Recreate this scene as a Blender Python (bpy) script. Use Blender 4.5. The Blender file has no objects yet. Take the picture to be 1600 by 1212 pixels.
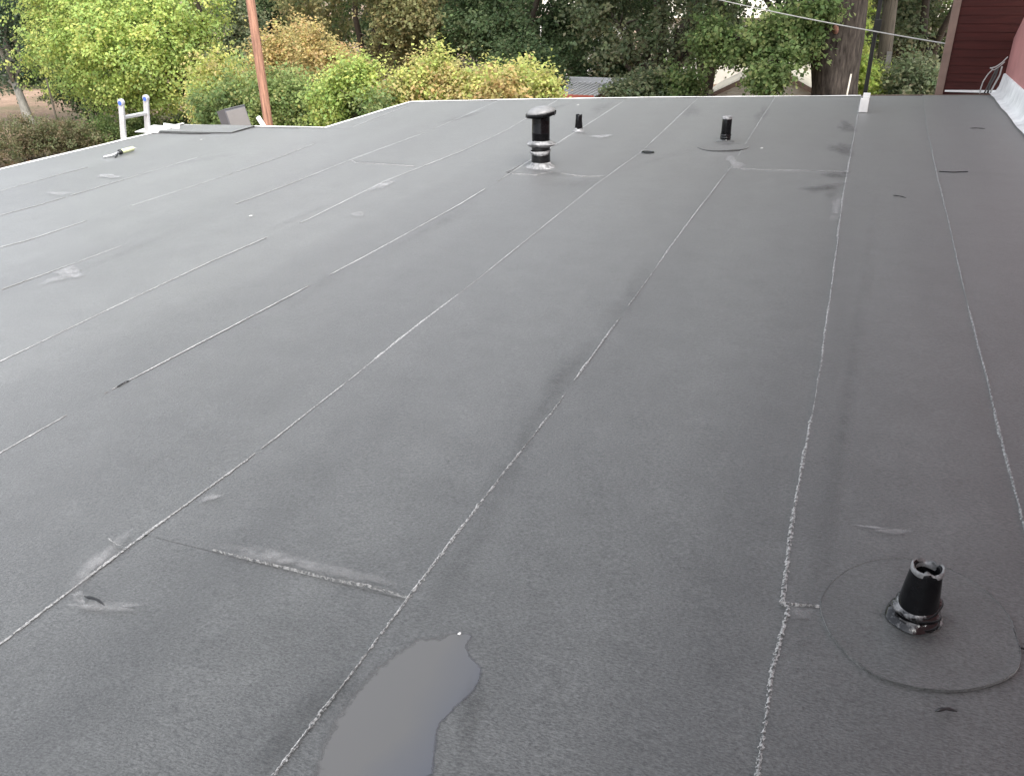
import bpy, bmesh, math, random
import numpy as np
from mathutils import Vector, Matrix

S = bpy.context.scene
col = S.collection
rnd = random.Random(7)
NP = np.random.RandomState

# ------------------------------------------------------------------ camera
# the camera stands 1.55 m above a flat roof; f and the axes come from the
# vanishing points of the felt seams, the cross seams and the poles
F = 1290.0; CX, CY = 800.0, 606.0
ROOF0 = 2.9
EYE = np.array([0.0, 0.0, ROOF0 + 1.55])
def _n(v): return v / np.linalg.norm(v)
def _ray(p): return np.array([p[0] - CX, p[1] - CY, F])
_up = -_n(_ray((839, 3206)))
_v1 = _n(_ray((1372, -62)))
_Y = _n(_v1 - _up * np.dot(_v1, _up)); _X = _n(np.cross(_Y, _up))
RW = np.array([_X, _Y, _up])
cam_d = bpy.data.cameras.new('camera'); cam = bpy.data.objects.new('camera', cam_d)
col.objects.link(cam); S.camera = cam
cam_d.sensor_width = 36.0; cam_d.sensor_fit = 'HORIZONTAL'; cam_d.lens = F / 1600.0 * 36.0
cam_d.clip_start = 0.05; cam_d.clip_end = 2000
cam.matrix_world = Matrix(((RW[0,0], -RW[0,1], -RW[0,2], EYE[0]),
                           (RW[1,0], -RW[1,1], -RW[1,2], EYE[1]),
                           (RW[2,0], -RW[2,1], -RW[2,2], EYE[2]), (0,0,0,1)))
# ------------------------------------------------------------------ light
SUN_EL, SUN_AZ = math.radians(54), math.radians(142)     # azimuth clockwise from +Y
w = bpy.data.worlds.new('World'); S.world = w; w.use_nodes = True
nt = w.node_tree; nt.nodes.clear()
sky = nt.nodes.new('ShaderNodeTexSky'); sky.sky_type = 'NISHITA'; sky.sun_disc = False
sky.sun_elevation = SUN_EL; sky.sun_rotation = SUN_AZ
sky.air_density = 1.0; sky.dust_density = 2.0; sky.ozone_density = 1.0
hs = nt.nodes.new('ShaderNodeHueSaturation'); hs.inputs['Saturation'].default_value = 0.30
bg = nt.nodes.new('ShaderNodeBackground'); bg.inputs['Strength'].default_value = 0.15
wo = nt.nodes.new('ShaderNodeOutputWorld')
nt.links.new(sky.outputs[0], hs.inputs['Color']); nt.links.new(hs.outputs[0], bg.inputs['Color'])
nt.links.new(bg.outputs[0], wo.inputs['Surface'])
sd = bpy.data.lights.new('sun', 'SUN'); sd.energy = 1.5; sd.angle = math.radians(35); sd.color = (1.0, 0.975, 0.94)
so = bpy.data.objects.new('sun', sd); col.objects.link(so)
sdir = Vector((math.sin(SUN_AZ) * math.cos(SUN_EL), math.cos(SUN_AZ) * math.cos(SUN_EL), math.sin(SUN_EL)))
so.rotation_euler = sdir.to_track_quat('Z', 'Y').to_euler(); so.location = sdir * 60
S.view_settings.view_transform = 'Standard'; S.view_settings.look = 'None'
S.view_settings.gamma = 1.0; S.view_settings.exposure = 1.75
S.cycles.max_bounces = 6; S.cycles.diffuse_bounces = 3; S.cycles.glossy_bounces = 2; S.cycles.transmission_bounces = 3; S.cycles.transparent_max_bounces = 8
S.view_settings.use_curve_mapping = False

# ------------------------------------------------------------------ helpers
SX, SY = 0.0307, 0.0111
def rz(x, y): return ROOF0 + SX * x + SY * y
def D3(px): return RW @ _n(_ray(px))
def P(px, h=0.0):                       # pixel -> point on the roof plane (h above it)
    d = D3(px); k = (ROOF0 + h - EYE[2]) / (d[2] - SX * d[0] - SY * d[1])
    return EYE + d * k
def PD(px, dist):                       # pixel -> point at forward distance dist
    d = D3(px); return EYE + d * (dist / d[1])
def PX(px, x):                          # pixel -> point on the plane x = const
    d = D3(px); return EYE + d * (x / d[0])
def PG(px, z=0.0):
    d = D3(px); return EYE + d * ((z - EYE[2]) / d[2])

def tag(o, label=None, cat=None, group=None, kind=None):
    if label: o['label'] = label
    if cat: o['category'] = cat
    if group: o['group'] = group
    if kind: o['kind'] = kind
    return o
def empty(name, loc, label, cat, group=None):
    o = bpy.data.objects.new(name, None); o.empty_display_size = 0.1; col.objects.link(o)
    o.location = loc; return tag(o, label, cat, group)
def link(name, me, mat, parent=None, smooth=False):
    o = bpy.data.objects.new(name, me); col.objects.link(o)
    if mat: me.materials.append(mat)
    if smooth: me.polygons.foreach_set('use_smooth', [True] * len(me.polygons))
    if parent:
        o.parent = parent; o.matrix_parent_inverse = Matrix.Translation(-Vector(parent.location)) if parent.type == 'EMPTY' else Matrix()
    return o
class MB:
    def __init__(s): s.v = []; s.f = []
    def add(s, vs, fs):
        b = len(s.v); s.v += [tuple(map(float, p)) for p in vs]; s.f += [tuple(i + b for i in q) for q in fs]; return s
    def box(s, c, sx, sy, sz, M=None):
        vs = [Vector((a * sx / 2, b * sy / 2, d * sz / 2)) for d in (-1, 1) for b in (-1, 1) for a in (-1, 1)]
        if M: vs = [M @ v for v in vs]
        c = Vector(c)
        return s.add([v + c for v in vs], [(0,2,3,1),(4,5,7,6),(0,1,5,4),(1,3,7,5),(3,2,6,7),(2,0,4,6)])
    def prism(s, poly, d):               # polygon (3D points) extruded by vector d
        n = len(poly); d = Vector(d); a = [Vector(p) for p in poly]
        return s.add(a + [p + d for p in a], [tuple(range(n)), tuple(range(2*n-1, n-1, -1))] + [((i+1) % n, i, n + i, n + (i+1) % n) for i in range(n)])
    def tube(s, pts, rad, n=8, caps=True):
        pts = [Vector(p) for p in pts]; rings = []
        if not hasattr(rad, '__len__'): rad = [rad] * len(pts)
        prev = None
        for i, p in enumerate(pts):
            t = (pts[min(i+1, len(pts)-1)] - pts[max(i-1, 0)]).normalized()
            if prev is None: a = t.orthogonal().normalized()
            else: a = (prev - t * prev.dot(t)).normalized()
            prev = a; b = t.cross(a)
            rings.append([p + (a * math.cos(2*math.pi*k/n) + b * math.sin(2*math.pi*k/n)) * rad[i] for k in range(n)])
        vs = [v for r in rings for v in r]; fs = []
        for i in range(len(pts) - 1):
            for k in range(n):
                fs.append((i*n+k, i*n+(k+1) % n, (i+1)*n+(k+1) % n, (i+1)*n+k))
        if caps: fs += [tuple(range(n-1, -1, -1)), tuple((len(pts)-1)*n + k for k in range(n))]
        return s.add(vs, fs)
    def lathe(s, prof, c, n=24, jit=0.0, tilt=None, seed=0, caps=(False, False)):
        r = random.Random(seed); vs = []; fs = []; c = Vector(c)
        ph = [r.uniform(0, 6.28) for _ in range(6)]
        for i, (rr, z) in enumerate(prof):
            for k in range(n):
                a = 2*math.pi*k/n
                j = 1 + jit * (math.sin(2*a + ph[0] + z*31) + .7*math.sin(3*a + ph[1] - z*53) + .5*math.sin(5*a + ph[2] + z*90))
                v = Vector((rr*j*math.cos(a), rr*j*math.sin(a), z))
                if tilt: v = tilt @ v
                vs.append(v + c)
        for i in range(len(prof) - 1):
            for k in range(n): fs.append((i*n+k, i*n+(k+1) % n, (i+1)*n+(k+1) % n, (i+1)*n+k))
        if caps[0]: fs.append(tuple(range(n-1, -1, -1)))
        if caps[1]: fs.append(tuple((len(prof)-1)*n + k for k in range(n)))
        return s.add(vs, fs)
    def build(s, name, mat, parent=None, smooth=False):
        me = bpy.data.meshes.new(name); me.from_pydata(s.v, [], s.f); me.update()
        return link(name, me, mat, parent, smooth)
def bevel(o, w=0.004, seg=2):
    m = o.modifiers.new('bevel', 'BEVEL'); m.width = w; m.segments = seg; m.limit_method = 'ANGLE'; return o

# ------------------------------------------------------------------ materials
def mat(name):
    m = bpy.data.materials.new(name); m.use_nodes = True; n = m.node_tree; b = n.nodes['Principled BSDF']; return m, n, b
def N(n, t, **kw):
    x = n.nodes.new(t)
    for k, v in kw.items():
        if k in x.inputs.keys(): x.inputs[k].default_value = v
        else: setattr(x, k, v)
    return x
def ramp(n, src, stops):
    r = n.nodes.new('ShaderNodeValToRGB'); e = r.color_ramp.elements
    while len(e) < len(stops): e.new(0.5)
    for k, (p, c) in enumerate(stops):
        e[k].position = p; e[k].color = (*c, 1) if len(c) == 3 else c
    n.links.new(src, r.inputs[0]); return r
def simple(name, c, rough=0.6, var=0.25, scale=8, metal=0.0, bump=0.0, bscale=60, spec=0.5, stretch=None, coat=0):
    m, n, b = mat(name); L = n.links.new
    tc = N(n, 'ShaderNodeTexCoord'); src = tc.outputs['Object']
    if stretch:
        mp = N(n, 'ShaderNodeMapping'); mp.inputs['Scale'].default_value = stretch; L(src, mp.inputs[0]); src = mp.outputs[0]
    no = N(n, 'ShaderNodeTexNoise', Scale=scale, Detail=6.0, Roughness=0.62); L(src, no.inputs['Vector'])
    lo = [x * (1 - var) for x in c]; hi = [min(1, x * (1 + var)) for x in c]
    r = ramp(n, no.outputs[0], [(0.3, lo), (0.7, hi)]); L(r.outputs[0], b.inputs['Base Color'])
    b.inputs['Roughness'].default_value = rough; b.inputs['Metallic'].default_value = metal
    b.inputs['Specular IOR Level'].default_value = spec; b.inputs['Coat Weight'].default_value = coat
    if bump:
        n2 = N(n, 'ShaderNodeTexNoise', Scale=bscale, Detail=4.0); L(src, n2.inputs['Vector'])
        bp = N(n, 'ShaderNodeBump', Strength=bump, Distance=0.01); L(n2.outputs[0], bp.inputs['Height']); L(bp.outputs[0], b.inputs['Normal'])
    return m

def felt_material(name, lo, hi, sheen=0.34):
    m, n, b = mat(name); L = n.links.new
    g = N(n, 'ShaderNodeTexCoord').outputs['Object']
    fine = N(n, 'ShaderNodeTexNoise', Scale=185.0, Detail=4.0, Roughness=0.75)
    mp = N(n, 'ShaderNodeMapping'); mp.inputs['Scale'].default_value = (0.5, 1.35, 1); L(g, mp.inputs[0]); L(mp.outputs[0], fine.inputs['Vector'])
    mid = N(n, 'ShaderNodeTexNoise', Scale=5.5, Detail=7.0, Roughness=0.65); L(g, mid.inputs['Vector'])
    big = N(n, 'ShaderNodeTexNoise', Scale=0.55, Detail=4.0); 
    mp2 = N(n, 'ShaderNodeMapping'); mp2.inputs['Scale'].default_value = (2.6, 0.16, 1); L(g, mp2.inputs[0]); L(mp2.outputs[0], big.inputs['Vector'])
    speck = N(n, 'ShaderNodeTexVoronoi', Scale=38.0); L(g, speck.inputs['Vector'])
    r1 = ramp(n, fine.outputs[0], [(0.34, lo), (0.66, hi)])
    r2 = ramp(n, mid.outputs[0], [(0.25, (0.78,)*3), (0.75, (1.2,)*3)])
    r3 = ramp(n, big.outputs[0], [(0.3, (0.74, 0.74, 0.75)), (0.7, (1.24, 1.24, 1.23))])
    rs = ramp(n, speck.outputs['Distance'], [(0.035, (0.16,)*3), (0.06, (0,)*3)])
    oi = N(n, 'ShaderNodeObjectInfo'); rr = ramp(n, oi.outputs['Random'], [(0, (0.95,)*3), (1, (1.05,)*3)])
    def mul(a, c):
        x = N(n, 'ShaderNodeMix', data_type='RGBA', blend_type='MULTIPLY'); x.inputs[0].default_value = 1
        L(a, x.inputs[6]); L(c, x.inputs[7]); return x.outputs[2]
    c = mul(mul(mul(r1.outputs[0], r2.outputs[0]), r3.outputs[0]), rr.outputs[0])
    ad = N(n, 'ShaderNodeMix', data_type='RGBA', blend_type='ADD'); ad.inputs[0].default_value = 0.5
    # sparse pale chips: only some cells
    wn = N(n, 'ShaderNodeMath', operation='GREATER_THAN'); wn.inputs[1].default_value = 0.93
    sc = N(n, 'ShaderNodeSeparateColor'); L(speck.outputs['Color'], sc.inputs[0]); L(sc.outputs[0], wn.inputs[0])
    ms = mul(rs.outputs[0], wn.outputs[0])
    L(c, ad.inputs[6]); L(ms, ad.inputs[7]); L(ad.outputs[2], b.inputs['Base Color'])
    b.inputs['Roughness'].default_value = 0.46; b.inputs['Specular IOR Level'].default_value = 0.7
    b.inputs['Sheen Weight'].default_value = sheen; b.inputs['Sheen Roughness'].default_value = 0.45
    b.inputs['Sheen Tint'].default_value = (1, 0.995, 0.965, 1)
    h = N(n, 'ShaderNodeTexNoise', Scale=120.0, Detail=4.0, Roughness=0.7); L(g, h.inputs['Vector'])
    bp = N(n, 'ShaderNodeBump', Strength=0.45, Distance=0.005); L(h.outputs[0], bp.inputs['Height'])
    h2 = N(n, 'ShaderNodeTexNoise', Scale=3.0, Detail=3.0); L(g, h2.inputs['Vector'])
    bp2 = N(n, 'ShaderNodeBump', Strength=0.10, Distance=0.02); L(h2.outputs[0], bp2.inputs['Height']); L(bp.outputs[0], bp2.inputs['Normal'])
    L(bp2.outputs[0], b.inputs['Normal'])
    return m
M = {}
M['felt'] = felt_material('felt', (0.0135, 0.0142, 0.0138), (0.0995, 0.1030, 0.1000))
M['patch'] = felt_material('felt_patch', (0.0115, 0.0122, 0.0118), (0.088, 0.0918, 0.0890))
M['bead'] = simple('seam_bead', (0.37, 0.37, 0.36), 0.5, 0.45, 110, bump=0.6, bscale=160)
for _k in ('bead',):
    _b = M[_k].node_tree.nodes['Principled BSDF']; _b.inputs['Sheen Weight'].default_value = 1.0; _b.inputs['Sheen Roughness'].default_value = 0.4; _b.inputs['Roughness'].default_value = 0.5; _b.inputs['Specular IOR Level'].default_value = 0.7
M['bead_dim'] = simple('thin_sealant_line', (0.10, 0.10, 0.097), 0.8, 0.6, 90)
M['tar'] = simple('black_tar', (0.005, 0.005, 0.0055), 0.16, 0.4, 30, bump=0.5, bscale=26, spec=0.45)
M['black_plastic'] = simple('black_pipe', (0.004, 0.004, 0.0045), 0.20, 0.4, 20, bump=0.3, bscale=18, spec=0.15)
M['silver'] = simple('aluminium_paint', (0.21, 0.21, 0.21), 0.45, 0.7, 28, bump=0.7, bscale=40)
M['rim'] = simple('torn_rim', (0.13, 0.13, 0.13), 0.35, 0.95, 26, bump=0.7, bscale=40)
M['smear'] = simple('smeared_tar', (0.004, 0.004, 0.0045), 0.16, 0.3, 30, bump=0.6, bscale=22, spec=0.45)
_n_ = M['smear'].node_tree; _no = N(_n_, 'ShaderNodeTexNoise', Scale=16.0, Detail=5.0, Roughness=0.65); _n_.links.new(N(_n_, 'ShaderNodeTexCoord').outputs['Object'], _no.inputs['Vector'])
_r = ramp(_n_, _no.outputs[0], [(0.52, (0.005, 0.005, 0.0055)), (0.64, (0.17, 0.17, 0.17))]); _n_.links.new(_r.outputs[0], _n_.nodes['Principled BSDF'].inputs['Base Color'])
M['cap'] = simple('grey_cap', (0.19, 0.19, 0.187), 0.4, 0.2, 20)
M['white'] = simple('white_trim', (0.74, 0.73, 0.70), 0.5, 0.14, 6, bump=0.1)
M['whitewash'] = simple('white_flashing', (0.82, 0.82, 0.80), 0.5, 0.22, 5, bump=0.3, bscale=9)
M['wall'] = simple('painted_block', (0.30, 0.27, 0.25), 0.85, 0.2, 3, bump=0.3)
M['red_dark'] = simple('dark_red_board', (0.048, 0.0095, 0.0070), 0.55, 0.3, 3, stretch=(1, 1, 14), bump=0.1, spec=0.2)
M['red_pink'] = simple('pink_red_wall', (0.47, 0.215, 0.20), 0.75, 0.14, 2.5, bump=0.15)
M['brown_trim'] = simple('brown_trim', (0.20, 0.135, 0.105), 0.65, 0.2, 5)
M['cable'] = simple('grey_cable', (0.36, 0.35, 0.33), 0.55, 0.15, 20)
M['dark_cable'] = simple('dark_cable', (0.05, 0.048, 0.045), 0.55, 0.15, 20)
M['alu'] = simple('ladder_aluminium', (0.52, 0.52, 0.52), 0.38, 0.12, 10, metal=0.35)
M['blue'] = simple('blue_plastic', (0.05, 0.11, 0.40), 0.4, 0.2, 20)
M['tube'] = simple('tube_label', (0.66, 0.70, 0.42), 0.4, 0.25, 12)
M['dark'] = simple('dark_plastic', (0.012, 0.012, 0.013), 0.4, 0.2, 20)
M['nozzle'] = simple('grey_plastic', (0.42, 0.43, 0.44), 0.45, 0.15, 20)
M['pole'] = simple('reddish_pole_wood', (0.32, 0.165, 0.11), 0.85, 0.55, 4, stretch=(9, 9, 0.5), bump=0.4)
M['old_pole'] = simple('weathered_pole_wood', (0.085, 0.070, 0.052), 0.9, 0.6, 3, stretch=(12, 12, 0.8), bump=0.5)
M['black_post'] = simple('black_post', (0.009, 0.008, 0.007), 0.7, 0.3, 5)
M['bark'] = simple('oak_bark', (0.062, 0.051, 0.043), 0.95, 0.7, 5, stretch=(4, 4, 0.8), bump=1.0, bscale=9, spec=0.15)
M['bark_dark'] = simple('dark_bark', (0.055, 0.042, 0.032), 0.9, 0.4, 6, stretch=(5, 5, 1), bump=0.8, bscale=16)
M['bark_pale'] = simple('pale_bark', (0.25, 0.24, 0.21), 0.9, 0.35, 6, stretch=(4, 4, 1), bump=0.6, bscale=16)
M['wound'] = simple('orange_wood_scar', (0.28, 0.14, 0.10), 0.9, 0.5, 14)
M['tin'] = simple('shed_tin', (0.15, 0.13, 0.11), 0.6, 0.5, 2, metal=0.2)
M['ridge'] = simple('shed_ridge_tin', (0.42, 0.42, 0.43), 0.5, 0.12, 2)
M['shed_red'] = simple('shed_red_paint', (0.36, 0.10, 0.07), 0.75, 0.25, 3)
M['cream'] = simple('cream_siding', (0.70, 0.66, 0.58), 0.7, 0.1, 2)
M['shingle'] = simple('pale_roof', (0.60, 0.55, 0.46), 0.8, 0.15, 4)
M['greybox1'] = simple('grey_panel', (0.10, 0.10, 0.108), 0.6, 0.1, 4)
M['greybox2'] = simple('warm_grey_panel', (0.165, 0.152, 0.145), 0.6, 0.1, 4)

def ground_material():
    m, n, b = mat('ground'); L = n.links.new
    g = N(n, 'ShaderNodeTexCoord').outputs['Object']
    a = N(n, 'ShaderNodeTexNoise', Scale=0.16, Detail=6.0, Roughness=0.6); L(g, a.inputs['Vector'])
    f = N(n, 'ShaderNodeTexNoise', Scale=9.0, Detail=8.0, Roughness=0.7); L(g, f.inputs['Vector'])
    r1 = ramp(n, a.outputs[0], [(0.38, (0.075, 0.095, 0.03)), (0.5, (0.24, 0.16, 0.105)), (0.66, (0.40, 0.27, 0.20))])
    r2 = ramp(n, f.outputs[0], [(0.3, (0.62,)*3), (0.7, (1.2,)*3)])
    x = N(n, 'ShaderNodeMix', data_type='RGBA', blend_type='MULTIPLY'); x.inputs[0].default_value = 1
    L(r1.outputs[0], x.inputs[6]); L(r2.outputs[0], x.inputs[7]); L(x.outputs[2], b.inputs['Base Color'])
    b.inputs['Roughness'].default_value = 0.95
    bp = N(n, 'ShaderNodeBump', Strength=0.6, Distance=0.05); L(f.outputs[0], bp.inputs['Height']); L(bp.outputs[0], b.inputs['Normal'])
    return m
M['ground'] = ground_material()
def leaf_material():
    m, n, b = mat('leaf'); L = n.links.new
    at = N(n, 'ShaderNodeAttribute', attribute_name='leaf_colour')
    L(at.outputs['Color'], b.inputs['Base Color']); b.inputs['Roughness'].default_value = 0.5; b.inputs['Specular IOR Level'].default_value = 0.15
    tr = N(n, 'ShaderNodeBsdfTranslucent'); L(at.outputs['Color'], tr.inputs['Color'])
    mx = N(n, 'ShaderNodeMixShader'); mx.inputs[0].default_value = 0.52
    L(b.outputs[0], mx.inputs[1]); L(tr.outputs[0], mx.inputs[2]); L(mx.outputs[0], n.nodes['Material Output'].inputs[0]); return m
M['leaf'] = leaf_material()
def speckle(m, scale, lo, hi):
    n = m.node_tree; L = n.links.new; b = n.nodes['Principled BSDF']
    no = N(n, 'ShaderNodeTexNoise', Scale=scale, Detail=3.0, Roughness=0.6); L(N(n, 'ShaderNodeTexCoord').outputs['Object'], no.inputs['Vector'])
    mr = N(n, 'ShaderNodeMapRange'); mr.inputs[1].default_value = lo; mr.inputs[2].default_value = hi; L(no.outputs[0], mr.inputs[0])
    tr = N(n, 'ShaderNodeBsdfTransparent'); mx = N(n, 'ShaderNodeMixShader'); L(mr.outputs[0], mx.inputs[0]); L(tr.outputs[0], mx.inputs[1]); L(b.outputs[0], mx.inputs[2])
    L(mx.outputs[0], n.nodes['Material Output'].inputs[0])
speckle(M['bead'], 95.0, 0.28, 0.42)
M['bead_soft'] = simple('worn_seam_bead', (0.165, 0.165, 0.16), 0.6, 0.7, 110, bump=0.4, bscale=160); _b = M['bead_soft'].node_tree.nodes['Principled BSDF']; _b.inputs['Sheen Weight'].default_value = 0.8; _b.inputs['Sheen Roughness'].default_value = 0.4
speckle(M['bead_soft'], 110.0, 0.36, 0.54)
M['bead_mid'] = simple('seam_bead_grey', (0.25, 0.25, 0.243), 0.55, 0.55, 110, bump=0.4, bscale=160); _b = M['bead_mid'].node_tree.nodes['Principled BSDF']; _b.inputs['Sheen Weight'].default_value = 0.9; _b.inputs['Sheen Roughness'].default_value = 0.4
speckle(M['bead_mid'], 100.0, 0.30, 0.48)
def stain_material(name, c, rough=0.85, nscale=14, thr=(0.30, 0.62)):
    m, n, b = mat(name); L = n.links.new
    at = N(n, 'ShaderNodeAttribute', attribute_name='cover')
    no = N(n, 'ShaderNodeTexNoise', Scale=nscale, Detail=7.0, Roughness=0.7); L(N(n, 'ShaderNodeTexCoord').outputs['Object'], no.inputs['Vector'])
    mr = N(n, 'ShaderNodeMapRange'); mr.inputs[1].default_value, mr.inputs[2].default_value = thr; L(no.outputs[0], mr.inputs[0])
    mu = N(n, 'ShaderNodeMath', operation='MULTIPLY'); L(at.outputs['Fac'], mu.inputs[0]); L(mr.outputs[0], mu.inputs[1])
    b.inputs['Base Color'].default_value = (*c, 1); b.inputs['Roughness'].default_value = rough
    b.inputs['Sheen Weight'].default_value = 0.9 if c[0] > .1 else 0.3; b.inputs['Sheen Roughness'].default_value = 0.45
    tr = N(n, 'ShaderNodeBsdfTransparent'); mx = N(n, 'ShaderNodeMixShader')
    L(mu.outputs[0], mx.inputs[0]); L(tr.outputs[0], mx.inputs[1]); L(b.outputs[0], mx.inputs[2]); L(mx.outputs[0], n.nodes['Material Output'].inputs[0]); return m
M['pale_stain'] = stain_material('pale_dust', (0.22, 0.22, 0.217))
M['dirt_shade'] = stain_material('dark_dirt_and_shade', (0.013, 0.013, 0.0135), 0.7)
def water_material():
    m, n, b = mat('puddle_water'); L = n.links.new
    g = N(n, 'ShaderNodeTexCoord').outputs['Object']
    no = N(n, 'ShaderNodeTexNoise', Scale=5.0, Detail=5.0); L(g, no.inputs['Vector'])
    sx = N(n, 'ShaderNodeSeparateXYZ'); L(g, sx.inputs[0])                 # bluish sky reflection painted into the colour towards the right-hand bank
    sky_tint = N(n, 'ShaderNodeMapRange'); sky_tint.inputs[1].default_value = -0.82; sky_tint.inputs[2].default_value = -0.52; L(sx.outputs[0], sky_tint.inputs[0])
    ad = N(n, 'ShaderNodeMath', operation='MULTIPLY_ADD'); ad.inputs[1].default_value = 0.5; ad.inputs[2].default_value = -0.25; L(no.outputs[0], ad.inputs[0])
    a2 = N(n, 'ShaderNodeMath', operation='ADD'); L(sky_tint.outputs[0], a2.inputs[0]); L(ad.outputs[0], a2.inputs[1])
    r = ramp(n, a2.outputs[0], [(0.15, (0.112, 0.113, 0.111)), (0.8, (0.080, 0.088, 0.106))]); L(r.outputs[0], b.inputs['Base Color'])
    b.inputs['Roughness'].default_value = 0.03; b.inputs['IOR'].default_value = 1.33
    at = N(n, 'ShaderNodeAttribute', attribute_name='cover'); n3 = N(n, 'ShaderNodeTexNoise', Scale=28.0, Detail=6.0, Roughness=0.75); L(g, n3.inputs['Vector'])
    sm = N(n, 'ShaderNodeMath', operation='MULTIPLY_ADD'); sm.inputs[1].default_value = 1.1; L(at.outputs['Fac'], sm.inputs[0]); L(n3.outputs[0], sm.inputs[2])
    mr = N(n, 'ShaderNodeMapRange'); mr.inputs[1].default_value = 0.62; mr.inputs[2].default_value = 1.0; L(sm.outputs[0], mr.inputs[0])
    tr = N(n, 'ShaderNodeBsdfTransparent'); mx = N(n, 'ShaderNodeMixShader'); L(mr.outputs[0], mx.inputs[0]); L(tr.outputs[0], mx.inputs[1]); L(b.outputs[0], mx.inputs[2])
    L(mx.outputs[0], n.nodes['Material Output'].inputs[0]); return m
M['water'] = water_material()

# ------------------------------------------------------------------ ground
def grid_ground():
    mb = MB(); nx, ny = 60, 60; vs = []; fs = []
    xs = np.concatenate([np.linspace(-400, -45, 8), np.linspace(-40, 40, 44), np.linspace(45, 400, 8)])
    ys = np.concatenate([np.linspace(-120, -10, 6), np.linspace(-5, 70, 46), np.linspace(80, 800, 8)])
    for y in ys:
        for x in xs:
            z = 0.10 * math.sin(x * .31 + 1) * math.cos(y * .27) + 0.05 * math.sin(x * .9 + y * .7) - 0.12
            vs.append((x, y, z))
    W = len(xs)
    for j in range(len(ys) - 1):
        for i in range(W - 1): fs.append((j*W+i, j*W+i+1, (j+1)*W+i+1, (j+1)*W+i))
    mb.add(vs, fs); o = mb.build('ground', M['ground'], None, True); tag(o, kind='structure'); return o
grid_ground()

# ------------------------------------------------------------------ the flat-roofed building
B = empty('flat_roof_building', (-3.3, 4.0, 0), 'low building with a grey felt flat roof crossed by pale seams', 'building')
XR = 1.63
pix = [(0, 268), (60, 252), (120, 236), (180, 222), (234, 209)]
outl = [P(p) for p in pix]
c_step0 = P((278, 198)); c_step1 = P((500, 200)); c_step2 = P((650, 160))
far_pts = [c_step2] + [P(p) for p in ((780, 157), (1000, 153.5), (1200, 152), (1345, 151), (1455, 150), (1550, 149))]
XL = float(np.mean([p[0] for p in outl]))
YS = float((c_step0[1] + c_step1[1]) / 2)           # the step's edge
XS = float((c_step1[0] + c_step2[0]) / 2)
far_x = [p[0] for p in far_pts]; far_y = [p[1] for p in far_pts]
far_x[0] = XS
Y0 = -5.0
def y_end(x):
    if x < XS - 1e-4: return YS
    return float(np.interp(x, far_x, far_y))
poly = [(XL, Y0), (XL, YS), (XS, YS)] + [(x, y) for x, y in zip(far_x, far_y)] + [(XR, y_end(XR)), (XR, Y0)]
def roof_sheet(name, poly, off, m, thick=0.0, parent=B):
    mb = MB(); top = [(x, y, rz(x, y) + off) for x, y in poly]
    if thick: mb.prism(top, (0, 0, -thick))
    else: mb.add(top, [tuple(range(len(top)))])
    return mb.build(name, m, parent)
roof_sheet('roof_deck', poly, -0.010, M['felt'], 0.16)
ins = [(XL + .12, Y0 + .1), (XL + .12, YS - .12), (XS + .12, YS - .12), (XS + .12, far_y[0] - .12), (XR - .01, far_y[-1] - .12), (XR - .01, Y0 + .1)]
mb = MB(); k = len(ins)
mb.add([(x, y, -0.3) for x, y in ins] + [(x, y, rz(x, y) - 0.175) for x, y in ins], [(i, (i+1) % k, k + (i+1) % k, k + i) for i in range(k)])
mb.build('wall', M['wall'], B)

# seams traced in the photo, brought to the roof plane
SEAM = {
 'A': [(1182,1212),(1206,1050),(1232,952),(1222,945),(1240,800),(1262,680),(1283,560),(1300,440),(1318,300),(1328,250),(1340,180),(1345,152)],
 'B': [(430,1212),(636,940),(780,750),(870,635),(960,510),(1010,440),(1075,350),(1140,265),(1175,210),(1212,152)],
 'C': [(0,1010),(210,850),(400,710),(540,600),(650,512),(750,435),(930,290),(1000,240),(1090,155)],
 'D': [(0,710),(185,605),(375,505),(565,405),(720,320),(800,270),(850,238),(930,188),(980,155)],
 'E': [(0,567),(160,490),(330,410),(480,345),(600,285),(720,238),(790,205),(872,157)],
 'F': [(0,455),(130,408),(300,345),(450,290),(550,250),(660,210),(730,180),(781,157)],
 'G': [(0,388),(40,378),(215,320),(330,283),(440,246),(500,222),(560,196),(640,165)],
 'H': [(0,338),(60,322),(190,283),(300,250),(400,222)],
 'I': [(0,300),(100,272),(200,246),(300,218)],
 'R': [(1600,830),(1578,740),(1555,650),(1528,540),(1500,430),(1480,340),(1460,255),(1448,200),(1442,152)],
}
plan = {}
for k_, px in SEAM.items():
    p = np.array([P(q)[:2] for q in px])
    p = p[np.argsort(p[:, 1])]; plan[k_] = p
order = ['I', 'H', 'G', 'F', 'E', 'D', 'C', 'B', 'A', 'R']
def seam_x(k_, y):
    p = plan[k_]
    if y < p[0, 1]: return float(np.median(p[:3, 0]) if k_ != 'A' else p[0, 0])
    return float(np.interp(y, p[:, 1], p[:, 0]))
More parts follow.
